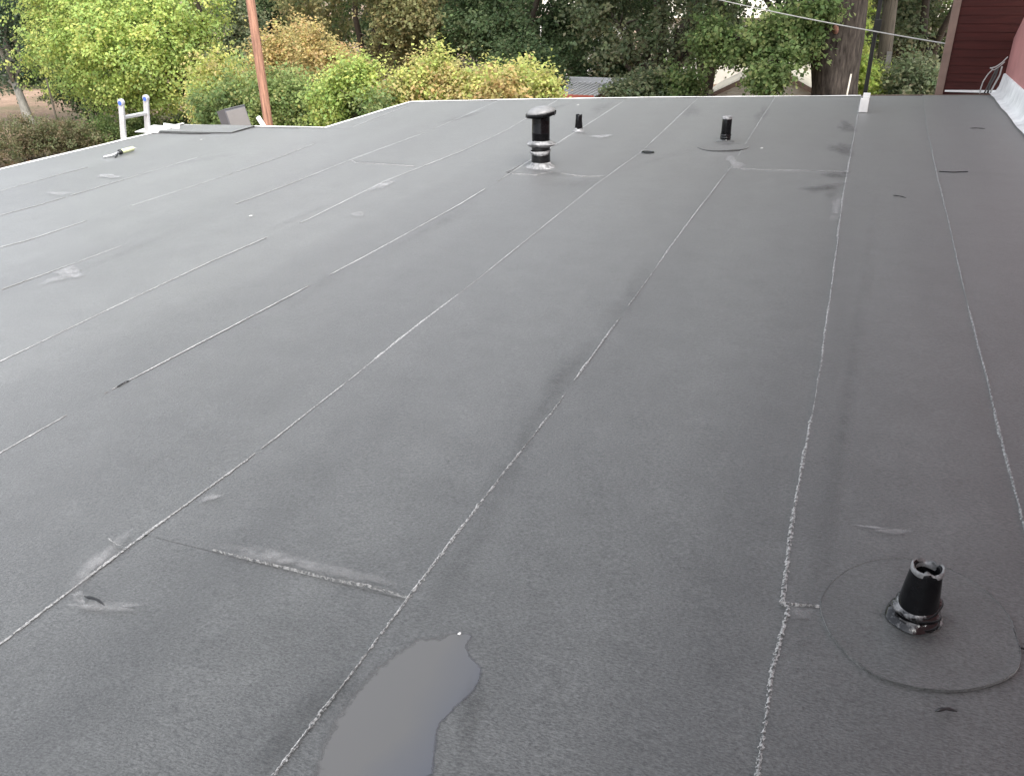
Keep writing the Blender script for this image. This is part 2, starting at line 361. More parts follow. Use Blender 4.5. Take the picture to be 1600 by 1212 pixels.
# end laps: (strip, plan y at the left seam, at the right seam)
LAP = {'C': [(P((330, 862))[1], P((636, 938))[1])], 'B': [(P((1140, 264))[1], P((1328, 270))[1])], 'D': [(P((800, 273))[1], P((940, 277))[1])],
       'F': [(P((548, 252))[1], P((650, 259))[1])], 'R': [(P((1466, 269))[1], P((1600, 276))[1])], 'A': [(P((1236, 946))[1], P((1400, 962))[1])]}
def strip(left, right):
    laps = sorted(LAP.get(left, []), key=lambda t: t[0])
    yl = [(Y0, Y0)] + laps + [(None, None)]
    for s_ in range(len(yl) - 1):
        mb = MB(); vs = []; fs = []; NU = 5
        a0, a1 = yl[s_]; b0, b1 = yl[s_ + 1]
        topo = 0.0012 if s_ % 2 else 0.0
        last = b0 is None
        ymax = 99 if last else max(b0, b1)
        rows = sorted(set([round(v, 4) for v in np.arange(min(a0, a1), min(ymax, 12.6), 0.12)] + [round(float(v), 4) for v in (plan[left][:, 1] if left != 'edge' else [])] + [YS - .002, YS + .002]))
        rows = [r for r in rows if min(a0, a1) <= r + 1e-3]
        done = False; n_r = 0
        for y in rows:
            if done: break
            xl = XL if left == 'edge' else seam_x(left, y)
            xr = XR if right == 'wall' else seam_x(right, y) + 0.07
            if y > YS: xl = max(xl, XS)
            if xl >= xr - .02: break
            row = []
            over = 0
            for i in range(NU + 1):
                u = i / NU; x = xl + (xr - xl) * u
                lo = a0 + (a1 - a0) * u; hi = y_end(x) if last else b0 + (b1 - b0) * u
                hi += 0.0 if last else 0.05
                yy = min(max(y, lo), hi); over += (y >= hi)
                row.append((x, yy, rz(x, yy) + 0.006 * (1 - u) + topo + 0.0012 * math.sin(yy * 2.1 + x * 3)))
            lip = (row[0][0], row[0][1], row[0][2] - 0.0085 - topo)
            vs.append(lip); vs += row; n_r += 1
            if over > NU: done = True
        W = NU + 2
        for j in range(n_r - 1):
            for i in range(W - 1): fs.append((j*W+i, j*W+i+1, (j+1)*W+i+1, (j+1)*W+i))
        if n_r < 2: continue
        mb.add(vs, fs); o = mb.build('felt_strip', M['felt'], B)
        if s_ == 0: first = o
    return first
ST = {}
ST['edge'] = strip('edge', 'I')
for a, b in zip(order, order[1:] + ['wall']): ST[a] = strip(a, b)

# pale irregular bleed of bitumen and grit along the lap edges; gaps given in photo rows
GAPS = {'A': [], 'B': [(598, 615), (480, 498)], 'C': [(704, 710)], 'D': [(618, 650), (432, 448), (285, 296)],
        'E': [(350, 372)], 'F': [(320, 385)], 'G': [(324, 346), (200, 225)], 'H': [(222, 246)], 'I': [(215, 262)], 'R': [(150, 215), (455, 480)]}
WID = {'A': 0.0135, 'B': 0.0125, 'C': 0.0135, 'D': 0.014, 'E': 0.015, 'F': 0.015, 'G': 0.013, 'H': 0.011, 'I': 0.010, 'R': 0.009}
def ribbon(path, width, seed, parent, h=0.0090, gaps=None, cut=-0.75, name='seam_bead', m='bead', flip=False):
    """path: plan polyline; a low ragged fillet lying against the lap"""
    r = NP(seed); pth = np.array(path); seg = np.linalg.norm(np.diff(pth, axis=0), axis=1); s = np.concatenate([[0], np.cumsum(seg)])
    n = max(6, int(s[-1] / 0.006)); t = np.linspace(0, s[-1], n)
    x = np.interp(t, s, pth[:, 0]); y = np.interp(t, s, pth[:, 1])
    tx = np.gradient(x); ty = np.gradient(y); ln = np.hypot(tx, ty) + 1e-9; nx_, ny_ = -ty / ln, tx / ln
    if flip: nx_, ny_ = -nx_, -ny_
    lowf = np.interp(t, np.linspace(0, s[-1], max(4, int(s[-1] / 0.35))), r.randn(max(4, int(s[-1] / 0.35))))
    midf = np.interp(t, np.linspace(0, s[-1], max(4, int(s[-1] / 0.06))), r.randn(max(4, int(s[-1] / 0.06))))
    wdt = width * np.clip(0.72 + 0.22 * lowf + 0.16 * midf + 0.20 * r.randn(n), 0.10, 1.8)
    off = 0.0008 * midf + 0.002 * lowf + 0.0007 * r.randn(n)
    on = (lowf * .7 + midf * .5) > cut * 1.6
    if gaps is not None: on &= ~gaps(x, y)
    kk = np.hanning(31); kk /= kk.sum(); sm_ = np.convolve(np.pad(on.astype(float), 15, 'edge'), kk, 'valid'); wdt = wdt * np.clip(sm_ * 2 - .9, 0.04, 1) if n > 60 else wdt
    mb = MB(); vs = []; fs = []
    for i in range(n):
        a = off[i]; wi = wdt[i]
        for q, hh in ((a - wi * .55, h - .0002), (a - wi * .05, h * 1.10), (a + wi * .5, 0.0036)):
            px_, py_ = x[i] + nx_[i] * q, y[i] + ny_[i] * q
            vs.append((px_, py_, rz(px_, py_) + hh))
    for i in range(n - 1):
        if on[i] and on[i + 1]:
            for q in (0, 1): fs.append((i*3+q, i*3+q+1, (i+1)*3+q+1, (i+1)*3+q))
    if not fs: return None
    mb.add(vs, fs); return mb.build(name, M[m], parent)
for q, k_ in enumerate(order):
    gl = []
    for (r0, r1) in GAPS[k_]:
        px = SEAM[k_]; ys_ = np.array([p[1] for p in px], float); xs_ = np.array([p[0] for p in px], float); o_ = np.argsort(ys_)
        aa = [P((np.interp(r_, ys_[o_], xs_[o_]), r_))[1] for r_ in (r0, r1)]; gl.append((min(aa), max(aa)))
    def gf(x, y, gl=gl):
        m_ = np.zeros(len(x), bool)
        for a, b in gl: m_ |= (y > a) & (y < b)
        return m_
    lo_y = plan[k_][0, 1] - 1.5
    path = [(seam_x(k_, lo_y), lo_y)] + [tuple(p) for p in plan[k_] if y_end(p[0]) > p[1] - .01]
    pe = path[-1]; 
    ribbon(path, WID[k_], 11 + q, ST[k_], gaps=gf, cut=-2.2 if k_ in 'ABCE' else -1.0, m='bead_soft' if k_ in 'ABR' else 'bead_mid' if k_ == 'C' else 'bead')
def pxpath(pts): return [tuple(P(p)[:2]) for p in pts]
for i, (pts, k_, w_) in enumerate([([(330,862),(430,886),(520,908),(575,917),(636,937)], 'C', .005), ([(1142,264),(1200,267),(1260,268),(1328,270)], 'B', .022), ([(800,273),(835,275),(862,270)], 'D', .028), ([(875,272),(910,277),(943,277)], 'D', .022),
                                 ([(548,251),(556,256),(600,258),(648,261)], 'F', .02), ([(1216,944),(1238,948),(1280,951)], 'A', .010), ([(170,845),(192,856)], 'D', .006), ([(792,270),(830,250),(870,227),(885,219)], 'D', .02)]):
    ribbon(pxpath(pts), w_, 60 + i, ST[k_], h=0.0105, cut=-1.6, flip=i not in (6, 7), m='bead_soft')
# dark open lap on the right-hand strip, and a gap in one of the seams
for i, (pts, w_, nm) in enumerate([([(1467,270),(1490,271),(1512,270)], .006, 'R'), ([(183,607),(195,600),(206,596)], .012, 'D'), ([(1590,1014),(1600,1018)], .005, 'R')]):
    ribbon(pxpath(pts), w_, 80 + i, ST[nm], h=0.0115, cut=-0.9, name='open_lap_or_shade', m='dark')

# patches of felt round the pipes: outline traced on the roof, edge lifted on one side
def felt_disc(pts, off, lift, name='felt_patch', parent=B, ribs=True, seed=1):
    c = np.mean([P(p)[:2] for p in pts], axis=0); ring = np.array([P(p)[:2] for p in pts])
    # closed Catmull-Rom
    out = []; n = len(ring)
    for i in range(n):
        p0, p1, p2, p3 = ring[i-1], ring[i], ring[(i+1) % n], ring[(i+2) % n]
        for t in np.linspace(0, 1, 8, endpoint=False):
            out.append(0.5 * ((2*p1) + (-p0+p2)*t + (2*p0-5*p1+4*p2-p3)*t*t + (-p0+3*p1-3*p2+p3)*t**3))
    out = np.array(out); m = len(out); mb = MB(); vs = []; fs = []
    for (s_, kind) in ((1.0, 'foot'), (1.0, 'top'), (0.9, 'in'), (0.5, 'in'), (0.08, 'in')):
        for i, q in enumerate(out):
            x, y = c + (q - c) * s_
            d = _n(q - c); li = lift * max(0, d[0] * .45 - d[1] * .9) if s_ > .95 else 0
            z = rz(x, y) + (off + li if kind != 'foot' else 0.0005 + li * .8)
            vs.append((x, y, z))
    for r_ in range(4):
        for i in range(m): fs.append((r_*m+i, r_*m+(i+1) % m, (r_+1)*m+(i+1) % m, (r_+1)*m+i))
    fs.append(tuple(4*m+i for i in range(m)))
    mb.add(vs, fs); o = mb.build(name, M['patch'], parent); return o, out
d1, o1 = felt_disc([(1282,945),(1300,912),(1345,884),(1400,876),(1460,884),(1520,912),(1570,960),(1592,1012),(1588,1050),(1550,1072),(1490,1083),(1420,1076),(1360,1055),(1310,1012),(1288,975)], 0.0095, 0.003)
seg = lambda a, b: [tuple(o1[i % len(o1)]) for i in range(a, b)]
ribbon(seg(0, 30), .0022, 90, d1, h=.0100, cut=-.9, m='bead_dim'); ribbon(seg(30, 54), .0020, 91, d1, h=.0100, cut=-.7, m='bead_dim')
ribbon(seg(98, 120), .0020, 92, d1, h=.0100, cut=-.7, m='bead_dim'); ribbon(seg(52, 100), .0022, 93, d1, h=.0105, cut=-.6, name='open_lap_or_shade', m='dark', flip=True)  # dark ribbon paints the shade under the patch's lifted edge
d3, o3 = felt_disc([(1089,231),(1105,226),(1133,224),(1160,226),(1171,231),(1160,236),(1133,238),(1105,237)], 0.013, 0.006)

# stains: thin films of dust and dirt; some dark ones paint shade at pipe feet
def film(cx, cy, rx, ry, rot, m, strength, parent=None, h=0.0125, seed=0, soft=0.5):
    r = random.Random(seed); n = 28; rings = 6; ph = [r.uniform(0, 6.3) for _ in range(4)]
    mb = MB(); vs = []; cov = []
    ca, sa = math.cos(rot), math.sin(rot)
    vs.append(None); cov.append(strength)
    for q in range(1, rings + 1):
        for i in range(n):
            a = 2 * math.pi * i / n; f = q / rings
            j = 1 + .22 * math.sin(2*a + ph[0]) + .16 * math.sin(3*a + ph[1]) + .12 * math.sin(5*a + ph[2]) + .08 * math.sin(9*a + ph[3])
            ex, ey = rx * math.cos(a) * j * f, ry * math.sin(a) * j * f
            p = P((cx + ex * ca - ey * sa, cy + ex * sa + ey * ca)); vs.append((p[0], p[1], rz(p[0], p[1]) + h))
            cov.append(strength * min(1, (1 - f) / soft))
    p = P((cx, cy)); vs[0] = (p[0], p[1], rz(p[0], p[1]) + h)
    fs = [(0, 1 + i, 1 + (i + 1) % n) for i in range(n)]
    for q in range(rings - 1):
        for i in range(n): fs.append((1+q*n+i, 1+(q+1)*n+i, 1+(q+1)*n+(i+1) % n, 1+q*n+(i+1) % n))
    mb.add(vs, fs); o = mb.build('dust_stain' if m == 'pale_stain' else 'dirt_shade_film', M[m], parent or B)
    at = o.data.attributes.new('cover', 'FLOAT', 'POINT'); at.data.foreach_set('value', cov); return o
films = [
 (110,428,26,9,-.15,'pale_stain',.6,.35),(86,440,24,6,-.3,'pale_stain',.4,.5),(170,277,18,3,0,'pale_stain',.6,.3),(92,304,18,4,0,'pale_stain',.3,.4),
 (150,885,62,16,-.75,'pale_stain',.55,.6),(165,952,70,8,.05,'pale_stain',.6,.6),(125,938,14,9,.2,'pale_stain',.7,.4),(440,878,110,14,.22,'pale_stain',.55,.6),(330,782,16,6,-.3,'pale_stain',.5,.5),(560,905,60,10,.25,'pale_stain',.3,.6),
 (1308,325,13,22,.1,'pale_stain',.42,.8),(1298,305,12,8,0,'dirt_shade',.5,.7),(1285,295,34,6,-.05,'dirt_shade',1.3,.7),(1305,275,22,7,0,'dirt_shade',1.0,.6),(1316,235,20,12,0,'dirt_shade',.95,.6),(1322,200,16,9,0,'dirt_shade',.9,.6),
 (1255,962,26,14,.1,'pale_stain',.35,.6),(1395,835,30,5,.1,'pale_stain',.5,.5),(1360,828,25,2,.1,'pale_stain',.5,.4),(560,337,16,4,0,'pale_stain',.35,.5),(598,291,24,5,-.45,'pale_stain',.6,.5),
 (690,350,70,10,-.5,'dirt_shade',.22,.8),(800,720,26,140,.6,'dirt_shade',.30,.8),(720,885,30,120,.65,'dirt_shade',.2,.8),(880,590,30,60,.6,'dirt_shade',.35,.8),(1030,250,60,8,-.3,'dirt_shade',.12,.8),(980,470,24,60,.6,'dirt_shade',.28,.8),
 (905,290,60,10,0,'dirt_shade',.25,.8),(850,175,40,4,-.3,'dirt_shade',.4,.7),(1080,175,14,14,.6,'dirt_shade',.3,.7),(1190,180,10,16,.6,'dirt_shade',.45,.7),(720,185,40,4,-.3,'dirt_shade',.4,.7),(940,170,20,8,-.5,'dirt_shade',.3,.7),
 (470,1130,40,110,.68,'dirt_shade',.42,.7),(735,1120,26,70,.1,'dirt_shade',.38,.7),(1450,1000,60,30,.2,'dirt_shade',.30,.9),(430,1010,150,70,0,'dirt_shade',.10,.8),(1310,700,24,330,.16,'dirt_shade',.22,.9),(1345,560,30,260,.1,'pale_stain',.06,.9),  # the dark film right-below the front pipe paints its soft shadow
 (320,250,60,5,-.15,'dirt_shade',.15,.8),(200,395,130,6,-.38,'dirt_shade',.14,.8),(460,345,60,6,-.4,'dirt_shade',.22,.8),(500,450,80,10,-.55,'dirt_shade',.14,.8),(280,700,120,10,-.6,'dirt_shade',.10,.8),(940,215,16,3,0,'pale_stain',.6,.5),(1150,258,18,9,.6,'pale_stain',.45,.5),
]
for i, (a, b, c_, d_, e_, m_, s_, so_) in enumerate(films): film(a, b, c_, d_, e_, m_, s_ * (.6 if m_ == 'dirt_shade' else 1), seed=i, soft=so_, h=0.0122 + 0.0001 * (i % 12))

for i, (a, b, c_, d_, h_) in enumerate([(848, 270, 30, 6, .0128), (905, 209, 12, 3, .0128), (1134, 227, 18, 4, .0150), (1434, 978, 66, 30, .0118)]): film(a, b, c_, d_, .1, 'dirt_shade', .5, seed=90 + i, soft=.9, h=h_)  # dark films that paint contact shade round the pipe feet
# roof edge trim
def edge_trim(pts, wtop, drop, name='edge_trim', lift=0.0145, m='white', side=1):
    """L-shaped metal along a run of plan points; side: outward normal to the left (+1) of travel"""
    mb = MB(); n = len(pts); pts = np.array(pts, float); vs = []; fs = []
    for i in range(n):
        t = _n(pts[min(i+1, n-1)] - pts[max(i-1, 0)]); o = np.array([-t[1], t[0]]) * side
        a = pts[i] - o * wtop; b = pts[i] + o * 0.012; z = rz(*pts[i])
        wob = 0.002 * math.sin(i * 2.3)
        vs += [(a[0], a[1], rz(*a) + lift - .004), (b[0], b[1], z + lift + wob), (b[0], b[1], z - drop), (b[0] - o[0]*.008, b[1] - o[1]*.008, z - drop)]
    for i in range(n - 1):
        for q in range(3): fs.append((i*4+q, i*4+q+1, (i+1)*4+q+1, (i+1)*4+q))
    mb.add(vs, fs); return mb.build(name, M[m], B)
def dens(pts, st=0.4):
    out = []
    for a, b in zip(pts, pts[1:]):
        a = np.array(a, float); b = np.array(b, float); k = max(1, int(np.linalg.norm(b - a) / st))
        out += [tuple(a + (b - a) * i / k) for i in range(k)]
    return out + [tuple(pts[-1])]
edge_trim(dens([(XL, Y0), (XL, 2.2)]), .035, .14); edge_trim(dens([(XL, 2.2), (XL, 5.3)]), .035, .14, lift=.0155); edge_trim(dens([(XL, 5.3), (XL, YS - .55)]), .04, .14)
edge_trim(dens([(XL, YS - .55), (XL, YS)]), .03, .14, lift=.04)
edge_trim(dens([(XL, YS), (XS, YS)]), .02, .14, lift=.02); edge_trim(dens([(XS, YS), (XS, far_y[0])]), .028, .14)
fp = [(x, y) for x, y in zip(far_x, far_y)]
edge_trim(dens(fp[:3]), .03, .14); edge_trim(dens(fp[2:5]), .03, .14, lift=.0155); edge_trim(dens(fp[4:] + [(XR - .01, y_end(XR))]), .012, .14, m='brown_trim')
# raised piece of felt at the corner of the low step (dark open edge towards the ladder)
cn = [P((248, 209))[:2], P((300, 210.5))[:2], P((362, 209.5))[:2], P((385, 203))[:2]]
top_in = [(XL + .02, YS - .02), (cn[3][0], YS - .02)]
mb = MB(); lows = [(x, y, rz(x, y) + .012) for x, y in cn]; ups = [(x, y, rz(x, y) + .012 + h_) for (x, y), h_ in zip(cn, (.024, .022, .008, .001))]
back = [(cn[i][0], YS - .02, rz(cn[i][0], YS - .02) + .017 + h_) for i, h_ in enumerate((.012, .012, .008, .001))]
back[0] = (XL + .015, YS - .02, rz(XL, YS) + .022)
mb.add(lows + ups + back, [(0,1,5,4), (1,2,6,5), (2,3,7,6), (4,5,9,8), (5,6,10,9), (6,7,11,10), (0,4,8)]); mb.build('raised_felt', M['felt'], B)
# folded white corner flashing beside the ladder
a = P((234, 210)); 
mb = MB()
mb.prism([(a[0] - .22, a[1] - .02, a[2] + .02), (a[0] + .10, a[1] + .02, a[2] + .016), (a[0] + .14, a[1] + .30, a[2] + .05), (a[0] - .18, a[1] + .28, a[2] + .06)], (0, 0, .006)); mb.build('corner_flashing', M['white'], B)
mb = MB(); mb.prism([(a[0] - .05, a[1] + .30, a[2] + .0), (a[0] + .26, a[1] + .24, a[2] + .015), (a[0] + .27, a[1] + .25, a[2] + .085), (a[0] - .04, a[1] + .31, a[2] + .09)], (0.002, .008, 0)); mb.build('corner_flashing', M['white'], B)
# ------------------------------------------------------------------ puddle
pud = [(482,1212),(498,1160),(524,1112),(556,1070),(590,1038),(624,1010),(655,994),(700,990),(735,990),(742,996),(732,1010),(736,1026),(757,1045),(752,1066),(738,1090),(712,1112),(690,1135),(684,1165),(680,1212),(672,1290),(590,1310),(480,1290)]
ring = np.array([P(p)[:2] for p in pud]); gx = np.arange(ring[:, 0].min() - .02, ring[:, 0].max() + .02, .008); gy = np.arange(ring[:, 1].min() - .02, ring[:, 1].max() + .02, .008)
GX, GY = np.meshgrid(gx, gy); ins_ = np.zeros(GX.shape, bool); dmin = np.full(GX.shape, 9.0); side = np.zeros(GX.shape)
for i in range(len(ring)):
    (xa_, ya_), (xb_, yb2) = ring[i], ring[(i + 1) % len(ring)]
    cr_ = (ya_ > GY) != (yb2 > GY); ins_ ^= cr_ & (GX < (xb_ - xa_) * (GY - ya_) / (yb2 - ya_ + 1e-12) + xa_)
    ex, ey = xb_ - xa_, yb2 - ya_; t = np.clip(((GX - xa_) * ex + (GY - ya_) * ey) / (ex * ex + ey * ey), 0, 1); d_ = np.hypot(GX - xa_ - t * ex, GY - ya_ - t * ey)
    nr_ = d_ < dmin; dmin = np.where(nr_, d_, dmin); side = np.where(nr_, 1.0 if 7 <= i <= 17 else 0.0, side)      # 1: the crisp right-hand bank
cov = np.where(ins_, np.clip(dmin / np.where(side > .5, .022, .060), 0, 1), 0.0)
idx = np.arange(GX.size).reshape(GX.shape); keep = (cov[:-1, :-1] + cov[1:, :-1] + cov[:-1, 1:] + cov[1:, 1:]) > 0
fs = [tuple(int(v) for v in (idx[a, b], idx[a, b + 1], idx[a + 1, b + 1], idx[a + 1, b])) for a, b in zip(*np.nonzero(keep))]
mb = MB(); mb.add([(x, y, rz(x, y) + .0072 - (x + .85) * .006) for x, y in zip(GX.ravel(), GY.ravel())], fs)
PU = mb.build('puddle', M['water'], None, True); at = PU.data.attributes.new('cover', 'FLOAT', 'POINT'); at.data.foreach_set('value', cov.ravel().astype(np.float32))
tag(PU, 'shallow rain puddle with a ragged outline lying on the felt', 'puddle', kind='structure')
# ------------------------------------------------------------------ roof pipes
def vent(name, label, px, prof, tar_prof, seed, rim=None, rimm='silver'):
    c = P(px); e = empty(name, c, label, 'vent pipe')
    z0 = 0.008
    mb = MB(); mb.lathe([(r_, z_ + z0) for r_, z_ in prof], c, 28, .018, seed=seed); mb.build('pipe', M['black_plastic'], e, True)
    if tar_prof:
        mb = MB(); mb.lathe([(r_, z_ + z0) for r_, z_ in tar_prof], c, 28, .05, seed=seed + 1); mb.build('base_seal', M['tar'], e, True)
    if rim:
        mb = MB(); mb.lathe([(r_, z_ + z0) for r_, z_ in rim], c, 28, .05, seed=seed + 2); mb.build('torn_rim', M[rimm], e, True)
    return e, c
# front pipe: tapered black sleeve, ragged rim, folds of tar at the foot
c = P((1428, 968)); c = np.array(c); e = empty('vent_pipe', c, 'tapered black vent pipe with a torn pale rim on the big round felt patch', 'vent pipe')
H1 = 0.155
def ragged(mb, prof, c, n, jit, seed, rag):
    b = len(mb.v); mb.lathe(prof, c, n, jit, seed=seed); r = random.Random(seed + 9); k = len(prof)
    dz = [rag * (math.sin(3*i*2*math.pi/n + .4) + .7 * math.sin(7*i*2*math.pi/n) + r.uniform(-.6, .6)) for i in range(n)]
    for j in range(k):
        f = max(0, (prof[j][1] - prof[0][1]) / (max(p[1] for p in prof) - prof[0][1] + 1e-9)) ** 6
        for i in range(n):
            x, y, z = mb.v[b + j*n + i]; mb.v[b + j*n + i] = (x, y, z + dz[i] * f)
Lp = [(.050, .0), (.0495, .03), (.0475, .06), (.044, .09), (.0405, .12), (.0375, .145), (.036, H1), (.033, H1 + .004), (.029, H1 - .002), (.027, H1 - .02), (.0265, .05), (.024, .03)]
mb = MB(); ragged(mb, [(a, b + .012) for a, b in Lp], c, 36, .012, 5, .003); mb.build('pipe', M['black_plastic'], e, True)
mb = MB(); rp = [(.0374, H1 - .008), (.0372, H1 - .002), (.0364, H1 + .004), (.0340, H1 + .007), (.0310, H1 + .004), (.0280, H1 - .006), (.0275, H1 - .014)]
ragged(mb, [(a, b + .012) for a, b in rp], c, 36, .05, 12, .0045); mb.build('torn_rim', M['rim'], e, True)
for i, (r0, z0_, tl, hh) in enumerate([(.060, .010, .14, .013), (.055, .026, -.10, .010), (.0520, .044, .18, .008)]):     # three folds of softened sleeve round the foot
    T = Matrix.Rotation(tl, 3, 'X') @ Matrix.Rotation(-tl * .7, 3, 'Y')
    mb = MB(); mb.lathe([(r0 - .012, -hh), (r0, -hh * .8), (r0 + .004, 0), (r0 - .002, hh * .8), (r0 - .012, hh)], Vector(c) + Vector((0, 0, z0_ + .012)), 36, .055, tilt=T, seed=20 + i); mb.build('sleeve_fold', M['smear'], e, True)
mb = MB(); mb.lathe([(.069, .003), (.066, .007), (.060, .012), (.050, .016)], Vector(c) + Vector((-.004, -.002, .0105)), 36, .06, seed=31); mb.build('base_collar', M['smear'], e, True)

c = P((904, 206)); e = empty('vent_pipe', c, 'short black vent pipe with pale sealant at its foot, behind the capped flue', 'vent pipe')
mb = MB(); ragged(mb, [(.046, .0), (.043, .05), (.037, .12), (.035, .178), (.030, .182), (.028, .15), (.028, .05)], Vector(c), 24, .02, 3, .004); mb.build('pipe', M['black_plastic'], e, True)
mb = MB(); mb.lathe([(.068, .008), (.055, .016), (.047, .034), (.044, .045)], c, 24, .09, seed=6); mb.build('base_seal', M['silver'], e, True)
c = P((1133, 222)); e = empty('vent_pipe', c, 'straight black vent pipe standing on a small round felt patch with a dark rim', 'vent pipe')
mb = MB(); ragged(mb, [(.050, .0), (.050, .06), (.0475, .14), (.0465, .235), (.043, .242), (.038, .235), (.037, .06)], Vector(c), 24, .012, 4, .004); mb.build('pipe', M['black_plastic'], e, True)
mb = MB(); mb.lathe([(.0485, .222), (.0478, .238), (.0445, .247), (.0385, .243), (.037, .23)], c, 24, .02, seed=8); mb.build('torn_rim', M['silver'], e, True)
for i, zz in enumerate((.02, .045, .068)):
    mb = MB(); mb.lathe([(.050, zz - .010), (.057 - .001 * i, zz), (.050, zz + .010)], c, 24, .02, seed=40 + i); mb.build('sleeve_fold', M['tar'], e, True)
mb = MB(); mb.lathe([(.085, .012), (.07, .02), (.054, .026)], c, 24, .05, seed=9); mb.build('base_collar', M['patch'], e, True)

# capped flue
c = np.array(P((845, 262))); e = empty('capped_flue', c, 'tall black flue pipe with a pale domed cap and two silver sealant collars', 'flue')
TI = Matrix.Rotation(math.radians(2.0), 3, 'Y')
mb = MB(); mb.lathe([(.087, .0), (.086, .08), (.083, .16), (.082, .20)], c, 32, .012, seed=1); mb.build('lower_pipe', M['tar'], e, True)
mb = MB(); mb.lathe([(.080, .19), (.080, .30), (.0805, .301), (.0805, .312), (.080, .313), (.079, .46), (.078, .47)], c, 32, .004, seed=2); mb.build('upper_pipe', M['black_plastic'], e, True)
mb = MB(); mb.lathe([(.132, .006), (.122, .018), (.102, .030), (.092, .048), (.087, .056)], c, 32, .05, seed=3); mb.build('base_seal', M['silver'], e, True)
mb = MB(); mb.lathe([(.086, .188), (.100, .195), (.122, .212), (.124, .220), (.104, .232), (.086, .238), (.081, .244)], c, 40, .08, seed=4); mb.build('storm_collar', M['silver'], e, True)
mb = MB(); mb.lathe([(.086, .125), (.093, .134), (.096, .146), (.090, .156), (.085, .160)], c, 40, .09, seed=14, tilt=Matrix.Rotation(.05, 3, 'X')); mb.build('sealant_band', M['silver'], e, True)
TC = Matrix.Rotation(math.radians(-7), 3, 'Y') @ Matrix.Rotation(math.radians(3), 3, 'X'); cc = Vector(c) + Vector((0, 0, .478))
mb = MB(); mb.lathe([(.078, -.042), (.10, -.034), (.134, -.024), (.139, -.002), (.134, .003), (.128, .002)], cc, 32, .008, seed=5, tilt=TC); o_ = mb.build('cap_rim', M['black_plastic'], e, True)
mb = MB(); mb.lathe([(.128, .004), (.131, .008), (.120, .024), (.095, .041), (.06, .052), (.025, .057), (.002, .058)], cc, 32, .006, seed=6, tilt=TC, caps=(False, True)); mb.build('cap_dome', M['cap'], e, True)
for sx in (-1, 1):
    q = cc + TC @ Vector((sx * .13, -.02, -.012)); mb = MB(); mb.box(q, .012, .02, .03); mb.build('cap_clip', M['dark'], e)

# ------------------------------------------------------------------ small things on the roof
a = np.array(P((174, 247))); b = np.array(P((211, 237))); ax = _n(b - a); Lt = np.linalg.norm(b - a)
e = empty('sealant_gun', a, 'yellowish white sealant cartridge in a grey gun lying on the felt near the ladder', 'tool')
up_ = np.array([0, 0, .036]); pt = lambda t: tuple(a + ax * Lt * t + up_)
mb = MB(); mb.tube([pt(.42), pt(.44), pt(.93), pt(.95)], [.024, .026, .026, .020], 14); mb.build('cartridge', M['tube'], e, True)
mb = MB(); mb.tube([pt(.34), pt(.36), pt(.43), pt(.44)], [.02, .029, .029, .026], 14); mb.build('collar', M['dark'], e, True)
mb = MB(); mb.tube([pt(.95), pt(1.0), pt(1.08)], [.012, .009, .004], 10); mb.build('nozzle', M['white'], e, True)
mb = MB(); mb.tube([pt(.35), tuple(a + ax * Lt * .05 + up_ * .6)], .006, 8); mb.build('plunger_rod', M['nozzle'], e, True)
sdv = np.array([-ax[1], ax[0], 0]); g0 = a + ax * Lt * .33 + up_
mb = MB(); mb.tube([tuple(g0), tuple(g0 - ax * .09 + sdv * .02 - up_ * .45), tuple(g0 - ax * .16 + sdv * .07 - up_ * .62)], [.012, .013, .011], 8); mb.build('handle', M['nozzle'], e, True)
mb = MB(); mb.tube([tuple(g0 - ax * .01), tuple(g0 - ax * .06 - sdv * .03 - up_ * .5), tuple(g0 - ax * .12 - sdv * .055 - up_ * .68)], .008, 8); mb.build('trigger', M['dark'], e, True)

c = P((1012, 240)); e = empty('roof_drain', c, 'small dark round hole in the felt between the two seams', 'drain')
mb = MB(); mb.lathe([(.060, .0125), (.056, .016), (.046, .0165), (.040, .012)], c, 24, .05, seed=4); mb.build('drain_ring', M['tar'], e, True)
mb = MB(); mb.lathe([(.044, .0125), (.002, .0120)], c, 24, .03, seed=4); mb.build('drain_hole', M['dark'], e)
for i, (px, L2, ang, lb) in enumerate([((1476, 1116), .05, .35, 'curled black scrap of felt beside the round patch'), ((1405, 310), .10, -.5, 'thin dark twig on the strip beside the long seam'), ((1527, 203), .14, .1, 'dark scrap lying near the red walls'), ((150, 943), .085, -.1, 'dark lifted flake of felt beside a dusty seam')]):
    c = np.array(P(px)); pts = []
    for t in np.linspace(-1, 1, 7):
        pts.append((c[0] + math.cos(ang) * L2 * t * .5, c[1] + math.sin(ang) * L2 * t * .5 + .003 * math.cos(t * 2.2), c[2] + .0145 + .0015 * math.cos(t * 3)))
    mb = MB(); mb.tube(pts, [.0012, .004, .0042, .003, .004, .003, .001], 6); tag(mb.build('felt_scrap' if i != 1 else 'twig', M['dark'], None, True), lb, 'scrap' if i != 1 else 'twig')
# small white flakes
for i, (px, lb) in enumerate([((392, 340), None), ((903, 166), None), ((1190, 234), None), ((315, 220), None), ((718, 996), None)]): 
    c = P(px); s_ = .011 if px[1] < 900 else .004; mb = MB(); mb.prism([(c[0]-s_, c[1]-s_*.6, c[2]+.0125), (c[0]+s_*.8, c[1]-s_*.5, c[2]+.013), (c[0]+s_, c[1]+s_*.7, c[2]+.014), (c[0]-s_*.4, c[1]+s_, c[2]+.0125)], (0, 0, .003))
    tag(mb.build('paint_flake', M['white']), 'tiny white paint flake lying on the grey felt', 'flake', 'white flakes scattered on the roof')
